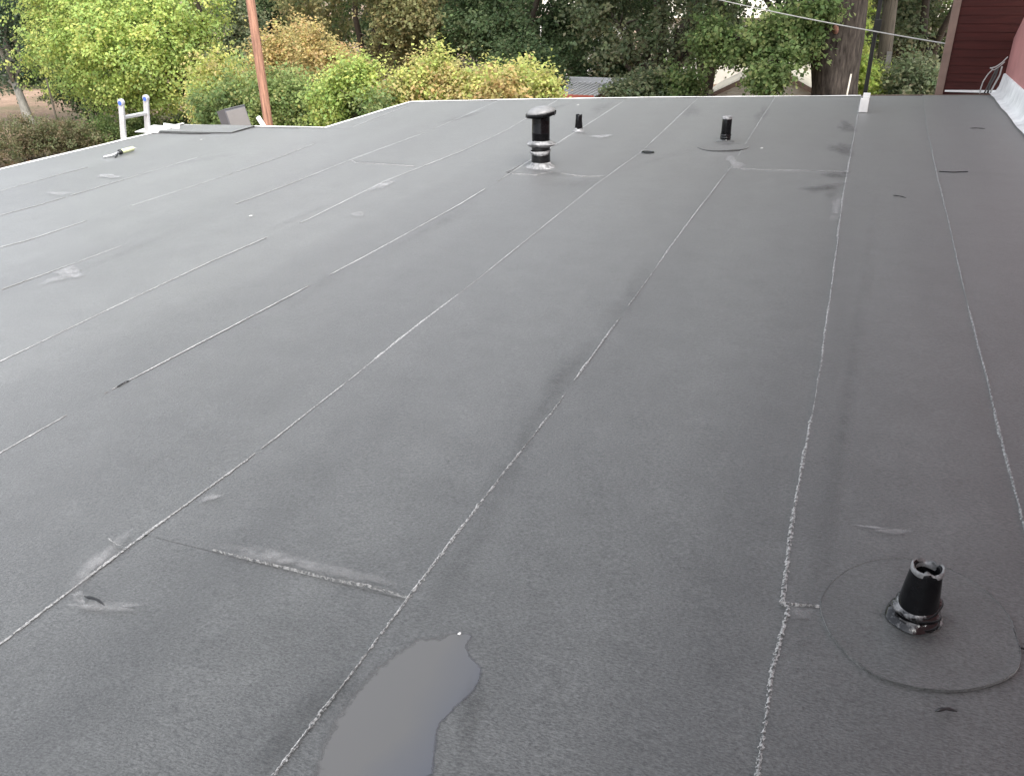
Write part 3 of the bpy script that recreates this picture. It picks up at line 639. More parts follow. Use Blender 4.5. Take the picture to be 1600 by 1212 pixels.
# upright white end piece where the long seam meets the far edge
c = np.array(P((1348, 177))); e = empty('white_end_piece', c, 'small white plastic end piece standing by the seam at the far roof edge', 'trim')
mb = MB(); mb.box(c + (0, 0, .085), .092, .05, .15); bevel(mb.build('block', M['white'], e), .006)
mb = MB(); mb.box(c + (.012, .012, .190), .075, .04, .052); bevel(mb.build('cap', M['white'], e), .005)

# ------------------------------------------------------------------ red house on the right
RH = empty('red_house', (3.2, 9, 0), 'red house with a pinkish side wall and dark red boarded wall beside the roof', 'building')
yw = y_end(1.1) + 0.16                       # the dark boarded wall stands just beyond the far edge
xl_w = float(PD((1461, 148), yw)[0])
ZT = ROOF0 + 5.2  # unseen upper height, raised to shade the right side of the roof
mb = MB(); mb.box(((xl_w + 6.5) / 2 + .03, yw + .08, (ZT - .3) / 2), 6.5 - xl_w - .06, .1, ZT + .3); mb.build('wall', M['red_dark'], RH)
bh = 0.095; z = 1.6; i = 0
while z < ZT:
    mb = MB(); x0, x1 = xl_w + .085, 6.4
    mb.add([(x0, yw + .03, z - .004), (x1, yw + .03, z - .004), (x1, yw, z), (x0, yw, z), (x1, yw + .010, z + bh + .002), (x0, yw + .010, z + bh + .002), (x1, yw + .03, z + bh + .002), (x0, yw + .03, z + bh + .002)], [(0,1,2,3), (3,2,4,5), (5,4,6,7), (0,3,5,7), (1,6,4,2)])
    mb.build('siding_board', M['red_dark'], RH); z += bh; i += 1
mb = MB(); mb.box((xl_w + .04, yw + .02, ZT / 2), .085, .10, ZT); bevel(mb.build('corner_board', M['brown_trim'], RH), .004)
mb = MB(); mb.prism([(xl_w + .1, yw - .01, rz(1.3, yw) + .02), (XR, yw - .012, rz(1.3, yw) + .02), (XR, yw - .012, rz(1.3, yw) + .055), (xl_w + .1, yw - .01, rz(1.3, yw) + .04)], (0, -.012, 0)); mb.build('base_flashing', M['whitewash'], RH)
# pinkish side wall along the roof: its far end rakes back towards the camera
q0 = PX((1560, 112), XR + .03); q1 = PX((1600, 28), XR + .03)
sl = (q1[1] - q0[1]) / (q1[2] - q0[2])
xw = XR + .03
top = ZT + .0
yk = lambda z_: q0[1] + sl * (z_ - q0[2])
ztop_r = min(top, q1[2] + .35)
wp = [(xw, Y0, -.2), (xw, q0[1] + .05, -.2), (xw, q0[1] + .05, q0[2]), (xw, yk(ztop_r), ztop_r), (xw, yk(ztop_r), top), (xw, Y0, top)]
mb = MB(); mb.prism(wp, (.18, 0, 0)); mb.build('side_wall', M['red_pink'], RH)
mb = MB(); mb.box((xw + 2.4, (Y0 + yw) / 2, top + .06), 5.4, yw - Y0 + .6, .12); mb.build('roof', M['brown_trim'], RH)
# white flashing up the foot of the side wall, in overlapping lengths
cuts = [Y0, -2.2, 0.6, 3.2, 5.8, 8.3, 10.4, q0[1] - .35, q0[1] + .02]
for i, (ya, yb) in enumerate(zip(cuts, cuts[1:])):
    t_ = .004 * (i % 2); hgt = .235 + .012 * math.sin(i * 2.1)
    vs = []; fs = []; ks = max(2, int((yb - ya) / .25)); yy_ = [ya + (yb + .03 - ya) * k_ / ks for k_ in range(ks + 1)]
    for j, y_ in enumerate(yy_):
        zb = rz(XR, y_); wv = .006 * math.sin(y_ * 5) + .004 * math.sin(y_ * 13)
        vs += [(XR - .10 - t_ + wv, y_, zb + .013), (XR - .035 - t_ + wv, y_, zb + .03), (XR - .008 - t_ + wv * .6, y_, zb + .09), (XR + .012 - t_, y_, zb + hgt), (XR + .03, y_, zb + hgt + .004)]
    for j in range(ks):
        for k_ in range(4): fs.append((j*5+k_, j*5+k_+1, (j+1)*5+k_+1, (j+1)*5+k_))
    mb = MB(); mb.add(vs, fs); mb.build('wall_flashing', M['whitewash'], RH, True)
# cables looped at the corner
base = PX((1545, 143), XR - .10)
def W2(px, dy): return PD(px, dy)
yc = min(q0[1], far_y[-1]) - .45
e = empty('cable_bundle', PD((1535, 147), yc), 'loose grey cables hooked in the corner of the red walls', 'cable')
for i, (pts, r_, m_) in enumerate([([(1575,89),(1566,98),(1556,105),(1547,107)], .007, 'cable'), ([(1547,106),(1553,110),(1562,104),(1570,97)], .006, 'cable'), ([(1552,108),(1544,116),(1536,128),(1532,140),(1531,147)], .007, 'cable'), ([(1560,106),(1556,118),(1548,132),(1543,146)], .012, 'dark_cable'), ([(1566,104),(1562,118),(1553,134),(1547,146)], .010, 'cable'), ([(1557,108),(1550,122),(1544,134),(1538,146)], .009, 'dark_cable')]):
    ctrl = [(lambda a_: a_ if a_[1] < yc else PD(p, yc))(PX(p, XR - .03 - .012 * i)) for p in pts]; cp = np.array(ctrl); tt = np.linspace(0, len(cp) - 1, 14)
    mb = MB(); mb.tube([tuple(np.array([np.interp(t, range(len(cp)), cp[:, k_]) for k_ in range(3)])) for t in tt], r_, 7); mb.build('cable', M[m_], e, True)

# ------------------------------------------------------------------ ladder against the left eave
pa = np.array(P((189, 218))); pb = np.array(P((223, 209))); xe = XL - .055
e = empty('ladder', (xe - 1.0, (pa[1] + pb[1]) / 2, 0), 'aluminium ladder with blue end caps sticking up over the left roof edge', 'ladder')
z_e = rz(XL, pa[1]); top1 = .46
sl_x = .22
def lad(y, z): return Vector((xe - sl_x * (z_e - z) * .9, y, z))
ya, yb = float(pa[1]) , float(pb[1]) 
ztops = [float(PX((184, 155), xe + .09)[2]), float(PX((224, 149), xe + .09)[2])]
zt_ = sum(ztops) / 2
tlt = Matrix.Rotation(math.atan(sl_x * .9), 3, 'Y')
for y in (ya, yb):
    p0, p1 = lad(y, -.05), lad(y, zt_ - .03); Lr = (p1 - p0).length; ctr = (p0 + p1) / 2
    mb = MB(); mb.box(ctr, .074, .030, Lr, tlt); ra = bevel(mb.build('rail', M['alu'], e), .006)
    d_ = (p1 - p0).normalized(); mb = MB(); mb.tube([p1 + Vector((0, -.022, 0)) - d_ * .01, p1 + Vector((0, .022, 0)) - d_ * .01], .040, 16); bevel(mb.build('end_cap', M['alu'], ra), .004)
    mb = MB(); mb.tube([p1 + Vector((0, -.026, 0)) - d_ * .02, p1 + Vector((0, .026, 0)) - d_ * .02], .026, 14); mb.build('end_cap_badge', M['blue'], ra)
zr = zt_ - .22
while zr > .2:
    p0, p1 = lad(ya, zr), lad(yb, zr); mb = MB(); mb.box((p0 + p1) / 2, .045, abs(yb - ya), .034, tlt); bevel(mb.build('rung', M['alu'], e), .006); zr -= .28

# ------------------------------------------------------------------ poles, wire, cabinet, shed, garage
def pole(name, label, px_top, px_bot, D, r0, r1, m, z0=-.3, z1=8.0, lean=True, cat='pole'):
    a = PD(px_top, D); b = PD(px_bot, D); d = (a - b) / (a[2] - b[2]); f = lambda z: tuple(b + d * (z - b[2]))
    e = empty(name, (f(0)[0], f(0)[1], 0), label, cat); zz = np.linspace(z0, z1, 9)
    mb = MB(); mb.tube([f(z) for z in zz], list(np.linspace(r0, r1, 9)), 14); mb.build('shaft', M[m], e, True); return e, f
e, f_ = pole('utility_pole', 'reddish brown wooden utility pole rising out of the yellow shrubs', (391, 0), (420, 198), 14.5, .098, .072, 'pole', z1=9.0)
p = np.array(f_(8.4)); mb = MB(); mb.box(p, 1.9, .1, .12); mb.build('crossarm', M['old_pole'], e)
e, f_ = pole('post', 'thin black metal post rising behind the far roof edge', (1376, 0), (1351, 150), 14.0, .030, .030, 'black_post', z1=6.5)
mb = MB(); mb.lathe([(.07, 0), (.07, .03), (.02, .07)], f_(6.5), 12, caps=(True, True)); mb.build('cap', M['black_post'], e)
mb = MB(); mb.box(np.array(PD((1371, 40), 14.0)), .10, .10, .16); bevel(mb.build('bracket', M['black_post'], e), .01)
e, f_ = pole('utility_pole', 'weathered grey wooden pole beside the black metal post', (1392, 0), (1375, 148), 20.0, .15, .12, 'old_pole', z1=8.5)
mb = MB(); q = np.array(PD((1385, 100), 20.0)); mb.box(q + (.02, -.16, -.6), .10, .03, 1.7); mb.build('conduit', M['greybox2'], e)
e, f_ = pole('wooden_stake', 'thin bare leaning stake standing in the low hedge', (72, 122), (101, 235), float(PG((101, 236))[1]), .035, .022, 'old_pole', z0=-.1, z1=float(PD((72, 122), float(PG((101, 236))[1]))[2]), cat='stake')
# service wire
a = PD((1165, 0), 15.0); b = np.array([xl_w + .03, yw + .0, PD((1470, 69), yw)[2]]); a0 = a + (a - b) * 1.2
pts = []
for t in np.linspace(0, 1, 40):
    p = a0 + (b - a0) * t; pts.append((p[0], p[1], p[2] - .25 * 4 * t * (1 - t) * .35))
mid = PD((1330, 45), 13.2)
mb = MB(); mb.tube(pts, .0085, 7); tag(mb.build('service_wire', M['cable'], None, True), 'pale overhead wire running down to the corner of the red house', 'wire')
# grey cabinet
D = 12.8; g = [PD(p, D) for p in ((360, 172), (385, 166), (398, 163), (415, 198), (372, 200))]
lean = Matrix.Rotation(math.radians(9), 3, 'Y')
cx_ = float(PD((385, 200), D)[0]); zt = float(PD((380, 168), D)[2])
e = empty('metal_cabinet', (cx_, D, 0), 'grey two-tone metal cabinet leaning beside the reddish pole', 'cabinet')
Tm = Matrix.Rotation(math.radians(-14), 3, 'Y') @ Matrix.Rotation(math.radians(63), 3, 'Z')
cz = Vector((cx_ + .02, D, zt / 2 - .06))
mb = MB(); mb.box(cz, .40, .36, zt + .12, Tm); o_ = mb.build('body', M['greybox1'], e)
mb = MB(); mb.box(cz + Tm @ Vector((.0, -.188, .0)), .37, .02, zt + .06, Tm); bevel(mb.build('door', M['greybox2'], e), .004)
mb = MB(); mb.box(cz + Tm @ Vector((.0, 0, (zt + .12) / 2 + .008)), .40, .385, .018, Tm); bevel(mb.build('lid', M['greybox1'], e), .005)
mb = MB(); a = PD((403, 183), 12.3); b = PD((414, 200), 12.3); d = (a - b) / (a[2] - b[2])
mb.tube([tuple(b + d * (-b[2] - .05)), tuple(a)], .04, 12); tag(mb.build('white_pipe', M['white'], None, True), 'short leaning white plastic pipe between the cabinet and the reddish pole', 'pipe')
# shed with a ribbed tin roof
D = 19.0; a = PD((858, 128), D + 1.6); b = PD((968, 127), D + 1.6); zr_ = float(a[2]) 
x0, x1 = float(a[0]), float(b[0]); xf = float(PD((928, 152), D)[0]) ; ze = float(PD((900, 150), D)[2])
e = empty('tin_shed', ((x0 + x1) / 2, D + 1.4, 0), 'small red shed with a ribbed tin roof under the dark trees', 'shed')
skew = xf - x1
mb = MB(); mb.prism([(x0 + skew - .3, D, ze), (x1 + skew, D, ze), (x1, D + 1.6, zr_), (x0 - .3, D + 1.6, zr_)], (0, 0, -.03)); ro = mb.build('roof', M['tin'], e)
nr = 16
for i in range(nr):
    t = i / (nr - 1); xa = x0 + (x1 - x0) * t
    mb = MB(); mb.tube([(xa + skew, D, ze + .012), (xa, D + 1.6, zr_ + .012)], .026, 6); mb.build('roof_rib', M['ridge'], ro)
mb = MB(); mb.box(((x0 + x1) / 2 - .1, D + 1.62, zr_ + .06), x1 - x0 + .5, .14, .13); bevel(mb.build('ridge_cap', M['ridge'], e), .01)
mb = MB(); mb.box(((x0 + x1) / 2 + skew - .15, D + .02, ze - .07), x1 - x0 + .3, .05, .18); mb.build('fascia', M['shed_red'], e)
mb = MB(); mb.prism([(x0 + skew, D + .12, -.1), (x1 + skew - .1, D + .12, -.1), (x1 - .1, D + 3.0, -.1), (x0, D + 3.0, -.1)], (0, 0, ze - .02)); mb.build('wall', M['shed_red'], e)
# pale gabled garage
D = 26.0; ap = PD((1206, 104), D); l_ = PD((1105, 152), D); r_ = PD((1302, 152), D); xa = float(ap[0]); za = float(ap[2]); hw = float(r_[0] - l_[0]) / 2; sl_ = (za - float(l_[2])) / hw
hw2 = hw * 1.25; ze = za - sl_ * hw2
e = empty('pale_garage', (xa, D + 3, 0), 'cream gabled garage half hidden by oak leaves beyond the roof', 'garage')
mb = MB(); mb.prism([(xa - hw2 + .15, D + .15, -.2), (xa + hw2 - .15, D + .15, -.2), (xa + hw2 - .15, D + .15, ze), (xa, D + .15, za - .08), (xa - hw2 + .15, D + .15, ze)], (0, 6, 0)); mb.build('wall', M['cream'], e)
for s_ in (-1, 1):
    mb = MB(); mb.prism([(xa, D - .15, za + .03), (xa + s_ * hw2 * 1.05, D - .15, ze - .02), (xa + s_ * hw2 * 1.05, D - .15, ze - .12), (xa, D - .15, za - .07)], (0, 6.5, 0)); mb.build('roof_slope', M['shingle'], e)
    mb = MB(); mb.prism([(xa, D - .19, za + .05), (xa + s_ * hw2 * 1.06, D - .19, ze + .0), (xa + s_ * hw2 * 1.06, D - .19, ze - .13), (xa, D - .19, za - .08)], (0, .035, 0)); mb.build('barge_board', M['brown_trim'], e)
zz_ = 1.3
while zz_ < za - .25:
    wv = min(hw2 - .2, (za - .2 - zz_) / sl_) ; mb = MB(); mb.box((xa, D + .135, zz_), 2 * wv, .03, .17); mb.build('siding_board', M['cream'], e); zz_ += .19
# low pale house further back on the right and behind the oak
def far_house(name, label, pxl, pxr, D, ztop, zroof, mw, mr):
    a = float(PD((pxl, 100), D)[0]); b = float(PD((pxr, 100), D)[0]); e = empty(name, ((a + b) / 2, D + 3, 0), label, 'house')
    mb = MB(); mb.box(((a + b) / 2, D + 3, ztop / 2 - .1), b - a, 6, ztop + .2); mb.build('wall', M[mw], e)
    mb = MB(); mb.prism([(a - .3, D - .4, ztop), (a - .3, D + 3, zroof), (a - .3, D + 6.4, ztop)], (b - a + .6, 0, 0)); mb.build('roof', M[mr], e)
    for t in np.arange(.12, .95, .22):
        x = a + (b - a) * t; fr = MB(); fr.box((x, D - .02, ztop * .55), 1.1, .08, 1.3); f2 = fr.build('window', M['white'], e)
        g2 = MB(); g2.box((x, D - .065, ztop * .55), .92, .02, 1.12); g2.build('pane', M['dark'], f2)
far_house('pale_house', 'long pale house glimpsed through the leaves of the dark trees', 1040, 1300, 42.0, 2.7, 4.6, 'cream', 'shingle')
far_house('pale_house', 'pale house glimpsed through leaves beyond the weathered pole', 1385, 1500, 38.0, 2.6, 4.2, 'cream', 'shingle')
far_house('white_house', 'white house hidden deep behind the dark green trees', 850, 930, 44.0, 2.9, 4.4, 'white', 'shingle')

# ------------------------------------------------------------------ vegetation
PAL = {
 'yellowgreen': [(.35, .42, .13), (.29, .37, .11), (.41, .44, .14), (.25, .33, .11)],
 'yellow': [(.48, .48, .17), (.42, .45, .15), (.36, .41, .13), (.50, .44, .20)],
 'mid': [(.27, .32, .12), (.22, .29, .11), (.31, .34, .13), (.19, .25, .10)],
 'orange': [(.50, .37, .17), (.46, .39, .17), (.53, .43, .20), (.38, .34, .14)],
 'green': [(.16, .22, .085), (.20, .27, .10), (.13, .19, .07), (.25, .30, .12)],
 'deep': [(.095, .14, .065), (.12, .17, .08), (.075, .115, .055), (.16, .20, .10)],
 'grey': [(.18, .22, .12), (.23, .26, .15), (.14, .18, .10), (.27, .28, .16)],
 'olive': [(.26, .26, .12), (.31, .29, .14), (.20, .21, .10), (.36, .31, .15)],
 'blue': [(.12, .17, .11), (.15, .21, .14), (.09, .14, .09), (.18, .22, .15)],
 'dull': [(.19, .19, .10), (.23, .20, .12), (.14, .16, .08), (.27, .22, .14)],
 'lime': [(.40, .48, .12), (.35, .44, .11), (.45, .49, .15), (.28, .36, .10)],
}
for _k, _g in (('yellowgreen', 1.28), ('yellow', 1.15), ('lime', 1.1), ('mid', 1.2), ('orange', 1.06), ('olive', 1.05)): PAL[_k] = [tuple(min(.62, c * _g) for c in t) for t in PAL[_k]]
def foliage(name, lobes, nclump, per, size, pal, seed, parent, cr=0.28, shell=.5, gap=.0, up=.55):
    nclump = int(nclump * 1.25); per = int(per * 1.45); size = size * .84
    r = NP(seed); pc = np.array(PAL[pal]); lob = np.array(lobes, float)
    wt = (lob[:, 3] * lob[:, 4] + lob[:, 4] * lob[:, 5] + lob[:, 3] * lob[:, 5]); wt /= wt.sum()
    n0 = int(nclump * (1 + gap * 1.5)) + 4; li = r.choice(len(lob), n0, p=wt)
    u = r.randn(n0, 3); u /= np.linalg.norm(u, axis=1)[:, None]
    rad = shell + (1 - shell) * r.rand(n0) ** .7; tail = r.rand(n0) < .22; rad = np.where(tail, 1.0 + .42 * r.rand(n0) ** 1.5, rad)
    cc = lob[li, :3] + u * rad[:, None] * lob[li, 3:6]
    if gap > 0:
        k = r.randn(5, 3) * 1.5; ph = r.rand(5) * 6.28
        nz = np.sum([np.sin(cc @ k[i] + ph[i]) for i in range(5)], axis=0); keep = nz > np.quantile(nz, gap / (1 + gap)); cc = cc[keep]; u = u[keep]
    cc = cc[cc[:, 2] > .03]; u = u[:len(cc)]; n = len(cc)
    cl = pc[r.randint(0, len(pc), n)] * (0.82 + .36 * r.rand(n))[:, None]
    # a clump is a twig: leaves strung along a short drooping line
    tw = u * .6 + r.randn(n, 3) * .6; tw[:, 2] -= .15; tw /= np.linalg.norm(tw, axis=1)[:, None] + 1e-9
    N_ = n * per; ci = np.repeat(np.arange(n), per); t = r.rand(N_) * 2 - 1
    pos = cc[ci] + tw[ci] * (t * cr * 1.35)[:, None] + r.randn(N_, 3) * cr * np.array([.34, .34, .26])
    nm = r.randn(N_, 3) * .50 + np.array([0, -.12, up]) + u[ci] * .55; nm /= np.linalg.norm(nm, axis=1)[:, None]
    ta = np.cross(nm, r.randn(N_, 3)); ta /= np.linalg.norm(ta, axis=1)[:, None]; bi = np.cross(nm, ta)
    s = size * (0.55 + .8 * r.rand(N_)); wd = s * (.30 + .16 * r.rand(N_))
    v = np.empty((N_, 4, 3)); v[:, 0] = pos - ta * (s * .5)[:, None]
    v[:, 1] = pos + bi * wd[:, None] + nm * (s * .10)[:, None]; v[:, 3] = pos - bi * wd[:, None] + nm * (s * .10)[:, None]
    v[:, 2] = pos + ta * (s * .5)[:, None] - nm * (s * .12)[:, None]
    v[:, :, 2] = np.maximum(v[:, :, 2], .01)
    lc = cl[ci] * (0.90 + .20 * r.rand(N_))[:, None]; lc *= 1 + .05 * r.randn(N_, 3); lc = np.clip(lc, .01, .8)
    me = bpy.data.meshes.new(name); me.vertices.add(N_ * 4); me.vertices.foreach_set('co', v.reshape(-1))
    me.loops.add(N_ * 4); me.loops.foreach_set('vertex_index', np.arange(N_ * 4, dtype=np.int32))
    me.polygons.add(N_); me.polygons.foreach_set('loop_start', np.arange(0, N_ * 4, 4, dtype=np.int32)); me.polygons.foreach_set('loop_total', np.full(N_, 4, np.int32))
    ca = me.attributes.new('leaf_colour', 'FLOAT_COLOR', 'POINT'); c4 = np.ones((N_, 4, 4)); c4[:, :, :3] = lc[:, None, :]; ca.data.foreach_set('color', c4.reshape(-1))
    me.update(); return link(name, me, M['leaf'], parent)
def limbs(mb, base, tips, r0, seed, bend=.25, n=6):
    r = random.Random(seed)
    for tp in tips:
        a = Vector(base); b = Vector(tp); L2 = (b - a).length; pts = []; off = Vector((r.uniform(-1, 1), r.uniform(-1, 1), r.uniform(.2, 1))) * bend * L2 * .4
        for i in range(n + 1):
            t = i / n; pts.append(a + (b - a) * t + off * math.sin(math.pi * t) + Vector((r.uniform(-1, 1), r.uniform(-1, 1), r.uniform(-1, 1))) * .03 * L2 * (0 < i < n))
        mb.tube(pts, [max(.008, r0 * (1 - .85 * i / n)) for i in range(n + 1)], 7)
        for q in range(3):
            i = r.randint(2, n - 1); d = Vector((r.uniform(-1, 1), r.uniform(-1, 1), r.uniform(-.2, .8))) * L2 * .35
            mb.tube([pts[i], pts[i] + d * .5 + Vector((0, 0, .05)), pts[i] + d], [r0 * .35, r0 * .2, .006], 5)
def tree(name, label, base, lobes, trunk_r, barkm, pal, nclump, per, size, seed, forks=1.6, cat='tree', group=None, cr=.28, gap=.25, tips=None, stems=1, shell=.5, extra=None, stem_lean=0.0):
    base = Vector((base[0], base[1], 0)); e = empty(name, base, label, cat, group); r = random.Random(seed)
    mb = MB()
    ctr = Vector(np.mean(np.array(lobes)[:, :3], axis=0))
    for s_ in range(stems):
        jx = r.uniform(-.3, .3) * (stems > 1); jy = r.uniform(-.2, .2) * (stems > 1)
        b0 = base + Vector((jx, jy, -.25)); fk = Vector((base.x + jx * 2.2 + stem_lean, base.y + jy * 2, forks * r.uniform(.9, 1.1)))
        pts = [b0 + (fk - b0) * (i / 5) + Vector((r.uniform(-.04, .04), r.uniform(-.04, .04), 0)) * (0 < i < 5) for i in range(6)]
        mb.tube(pts, [trunk_r * (1.35 if i == 0 else 1.12 - .08 * i) for i in range(6)], 12)
        lt = [Vector(l[:3]) for l in lobes]; r.shuffle(lt)
        limbs(mb, fk - Vector((0, 0, .1)), lt[:7 if stems == 1 else 3], trunk_r * .55, seed + s_)
    tr_ = mb.build('trunk', M[barkm], e, True)
    foliage('crown', lobes, nclump, per, size, pal, seed, e, cr=cr, gap=gap, shell=shell)
    if extra:
        for (lb, pl, nc, sz) in extra: foliage('crown', lb, nc, per, sz, pl, seed + 50, e, cr=cr, gap=gap, shell=.2)
    return e
def lob(px, py, D, rx, rz_, ry=None):         # lobe centred on a pixel at a forward distance; radii in pixels
    p = PD((px, py), D); k = math.hypot(D, p[0]) / F
    return (p[0], p[1], p[2], rx * k, (ry or rx) * k * .8, rz_ * k)
def shrub_lobes(x0, x1, ytop, ybot, D, n, seed):
    r = random.Random(seed); out = []
    for i in range(n):
        px = x0 + (x1 - x0) * (i + .5) / n + r.uniform(-8, 8); t = 1 - abs((i + .5) / n - .5) * .7
        h = (ybot - ytop) * t * r.uniform(.8, 1.05); out.append(lob(px, ybot - h * .5, D + r.uniform(-.7, .7), (x1 - x0) / n * .85, h * .52))
    return out
def high(x, y, z, n, rx, rzz, seed):          # the crown above the picture
    r = random.Random(seed); return [(x + r.uniform(-1, 1) * rx, y + r.uniform(-1, 1) * rx * .7, z + r.uniform(-.5, 1) * rzz, rx * r.uniform(.5, .7), rx * r.uniform(.5, .7), rzz * r.uniform(.5, .7)) for _ in range(n)]

# 1 dark bluish tree with a pale trunk
b = PG((52, 196)); D = float(b[1])
tree('tree', 'dark bluish green tree with a pale forked trunk at the clay bank', b, [lob(10, 20, D, 60, 55), lob(-50, 70, D, 60, 50), lob(30, 70, D + .4, 40, 45), lob(-30, -30, D, 90, 60), lob(-10, 110, D + .6, 40, 25)] + high(b[0] - .3, D, 6.5, 4, 2.2, 1.6, 1), .16, 'bark_pale', 'blue', 620, 24, .13, 101, forks=1.3, gap=.3, stem_lean=-.35)
# 2 dark multi-stemmed shrub
b = PG((112, 196)); D = float(b[1]) + 1.0
tree('dark_shrub', 'dark many-stemmed shrub in the shade between the pale trunk and the lime tree', (b[0], D), [lob(105, 120, D, 40, 32), lob(140, 140, D, 32, 30), lob(85, 95, D, 35, 30), lob(150, 105, D + .5, 40, 30), lob(180, 150, D + .5, 30, 25)], .05, 'bark_dark', 'deep', 420, 20, .12, 102, forks=.5, stems=6, cat='shrub', gap=.15)
# 3 bright lime tree
b = PG((306, 190)); D = 20.5; b = PD((306, 150), D)
lb = [lob(110, 40, D - .8, 60, 55), lob(80, 95, D - .6, 45, 35), lob(170, 60, D - 1.2, 70, 50), lob(170, 120, D - .8, 60, 32), lob(240, 50, D - .6, 70, 50), lob(235, 110, D - .9, 65, 35), lob(200, 158, D - .2, 50, 20), lob(130, 5, D - .4, 75, 40), lob(290, 20, D, 60, 40), lob(270, 150, D, 45, 22), lob(120, 150, D, 22, 14)]
tree('tree', 'broad lime-green tree with low hanging branches behind the ladder', b, lb + high(b[0] - 1.5, D, 6.2, 6, 2.6, 1.8, 3), .17, 'bark_dark', 'yellowgreen', 2100, 24, .10, 103, forks=1.5, gap=.22)
# background trees, left to right: the low crowns are what the photo shows
bgl = [
 ('green', 'mid green tree behind the lime tree', 30, 33, 90, 'green'), ('tree', 'leafy green tree behind the reddish pole', 330, 30, 100, 'grey'),
 ('tree', 'olive autumn tree between the orange shrub and the dark oaks', 560, 25, 105, 'olive'), ('tree', 'dull olive tree with a bare grey trunk behind the yellow shrubs', 670, 27, 90, 'olive'),
 ('tree', 'deep green oak beyond the yellow shrub row', 790, 25, 110, 'deep'), ('tree', 'deep green oak standing over the tin shed', 905, 27, 100, 'deep'),
 ('tree', 'grey-green oak to the right of the tin shed', 1030, 22, 95, 'grey'), ('tree', 'dark oak between the shed and the pale garage', 1105, 24, 60, 'deep'),
 ('tree', 'shady green tree behind the great trunk', 1240, 33, 90, 'deep'), ('tree', 'green tree between the weathered pole and the red house', 1440, 24, 80, 'grey'),
 ('tree', 'green tree far behind the red house corner', 1560, 30, 90, 'green'), ('tree', 'lime-coloured tree showing between the great trunk and the black post', 1345, 31, 50, 'lime')]
for i, (nm, lbn, px, D, wd, pl) in enumerate(bgl):
    r = random.Random(200 + i); lbs = []
    low = 150 if pl in ('grey', 'lime', 'green', 'olive') else 118
    if px == 1440: low = 128
    for k_ in range(9):
        lbs.append(lob(px + r.uniform(-1, 1) * wd, r.uniform(-20, low - 22), D + r.uniform(-1.2, 1.2), wd * r.uniform(.35, .5), wd * r.uniform(.25, .36)))
    p = PD((px, 100), D)
    tree('tree', lbn, (p[0], D + .5), lbs + high(p[0], D, 6.8, 5, 3.0, 2.0, 300 + i), .22, 'bark_dark', pl, 900 if D < 29 else 700, 24, .125 if D < 29 else .15, 210 + i, forks=1.7, gap=.22, group=None, cr=.32)
# far filling: a line of trees closing the view
for i, (px, D, pl) in enumerate([(-60, 46, 'deep'), (90, 48, 'green'), (210, 46, 'deep'), (420, 44, 'deep'), (520, 50, 'green'), (640, 48, 'deep'), (760, 46, 'deep'), (980, 50, 'deep'), (1180, 54, 'green'), (1340, 50, 'lime'), (1420, 52, 'green'), (1640, 46, 'deep')]):
    p = PD((px, 60), D); r = random.Random(400 + i)
    lbs = [(p[0] + r.uniform(-3.2, 3.2), D + r.uniform(-1, 1), r.uniform(.6, 3.4), r.uniform(1.5, 2.2), 1.5, r.uniform(.9, 1.3)) for _ in range(8)] + high(p[0], D, 6.5, 5, 3.5, 2.5, 420 + i)
    tree('far_tree', {'deep': 'dark green distant tree in the woodland closing the view', 'green': 'mid green distant tree in the woodland closing the view', 'lime': 'lime-coloured distant tree in the woodland closing the view'}[pl], (p[0], D + .5), lbs, .25, 'bark_dark', pl, 620, 20, .22, 430 + i, forks=2.0, group='woodland trees closing the view', gap=.15, cr=.42)

# autumn shrubs right behind the roof
sh = [
 ('yellow-orange shrub between the lime tree and the reddish pole', 300, 400, 45, 215, 16.5, 'yellow', 5, 103),
 ('tall orange-topped shrub behind the reddish pole', 400, 555, 28, 150, 17.5, 'orange', 6, 31),
 ('green leafy shrub around the foot of the reddish pole', 330, 520, 95, 215, 16.2, 'mid', 6, 35),
 ('yellow-green shrub where the far roof edge steps back', 505, 640, 92, 200, 14.6, 'yellowgreen', 6, 32),
 ('yellow shrub leaning over the far roof edge', 600, 760, 85, 185, 14.8, 'yellow', 7, 33),
 ('bright yellow shrub ending beside the tin shed', 735, 850, 100, 185, 14.6, 'yellow', 6, 34)]
for i, (lbn, x0, x1, yt, yb_, D, pl, n_, sd_) in enumerate(sh):
    p = PD(((x0 + x1) / 2, 180), D)
    lbs = shrub_lobes(x0, x1, yt, yb_, D, n_, 500 + i) + shrub_lobes(x0 + 12, x1 - 12, yt + 45, yb_ + 60, D + .2, n_, 520 + i)
    ex = [(shrub_lobes(x0 + 15, x1 - 15, yt + 55, yb_ + 20, D - .5, 4, 540 + i), 'green', 120, .085)] if i in (0, 1, 3) else ([(shrub_lobes(x0, x1, yt + 20, yt + 70, D - .3, 4, 540 + i), 'orange', 70, .085)] if i in (4, 5) else None)
    tree('autumn_shrub', lbn, (p[0], D), lbs, .05, 'bark_dark', pl, 760 if i != 1 else 900, 24, .080, 550 + i, forks=.9, stems=4, cat='shrub', gap=.30, cr=.24, extra=ex, shell=.2)
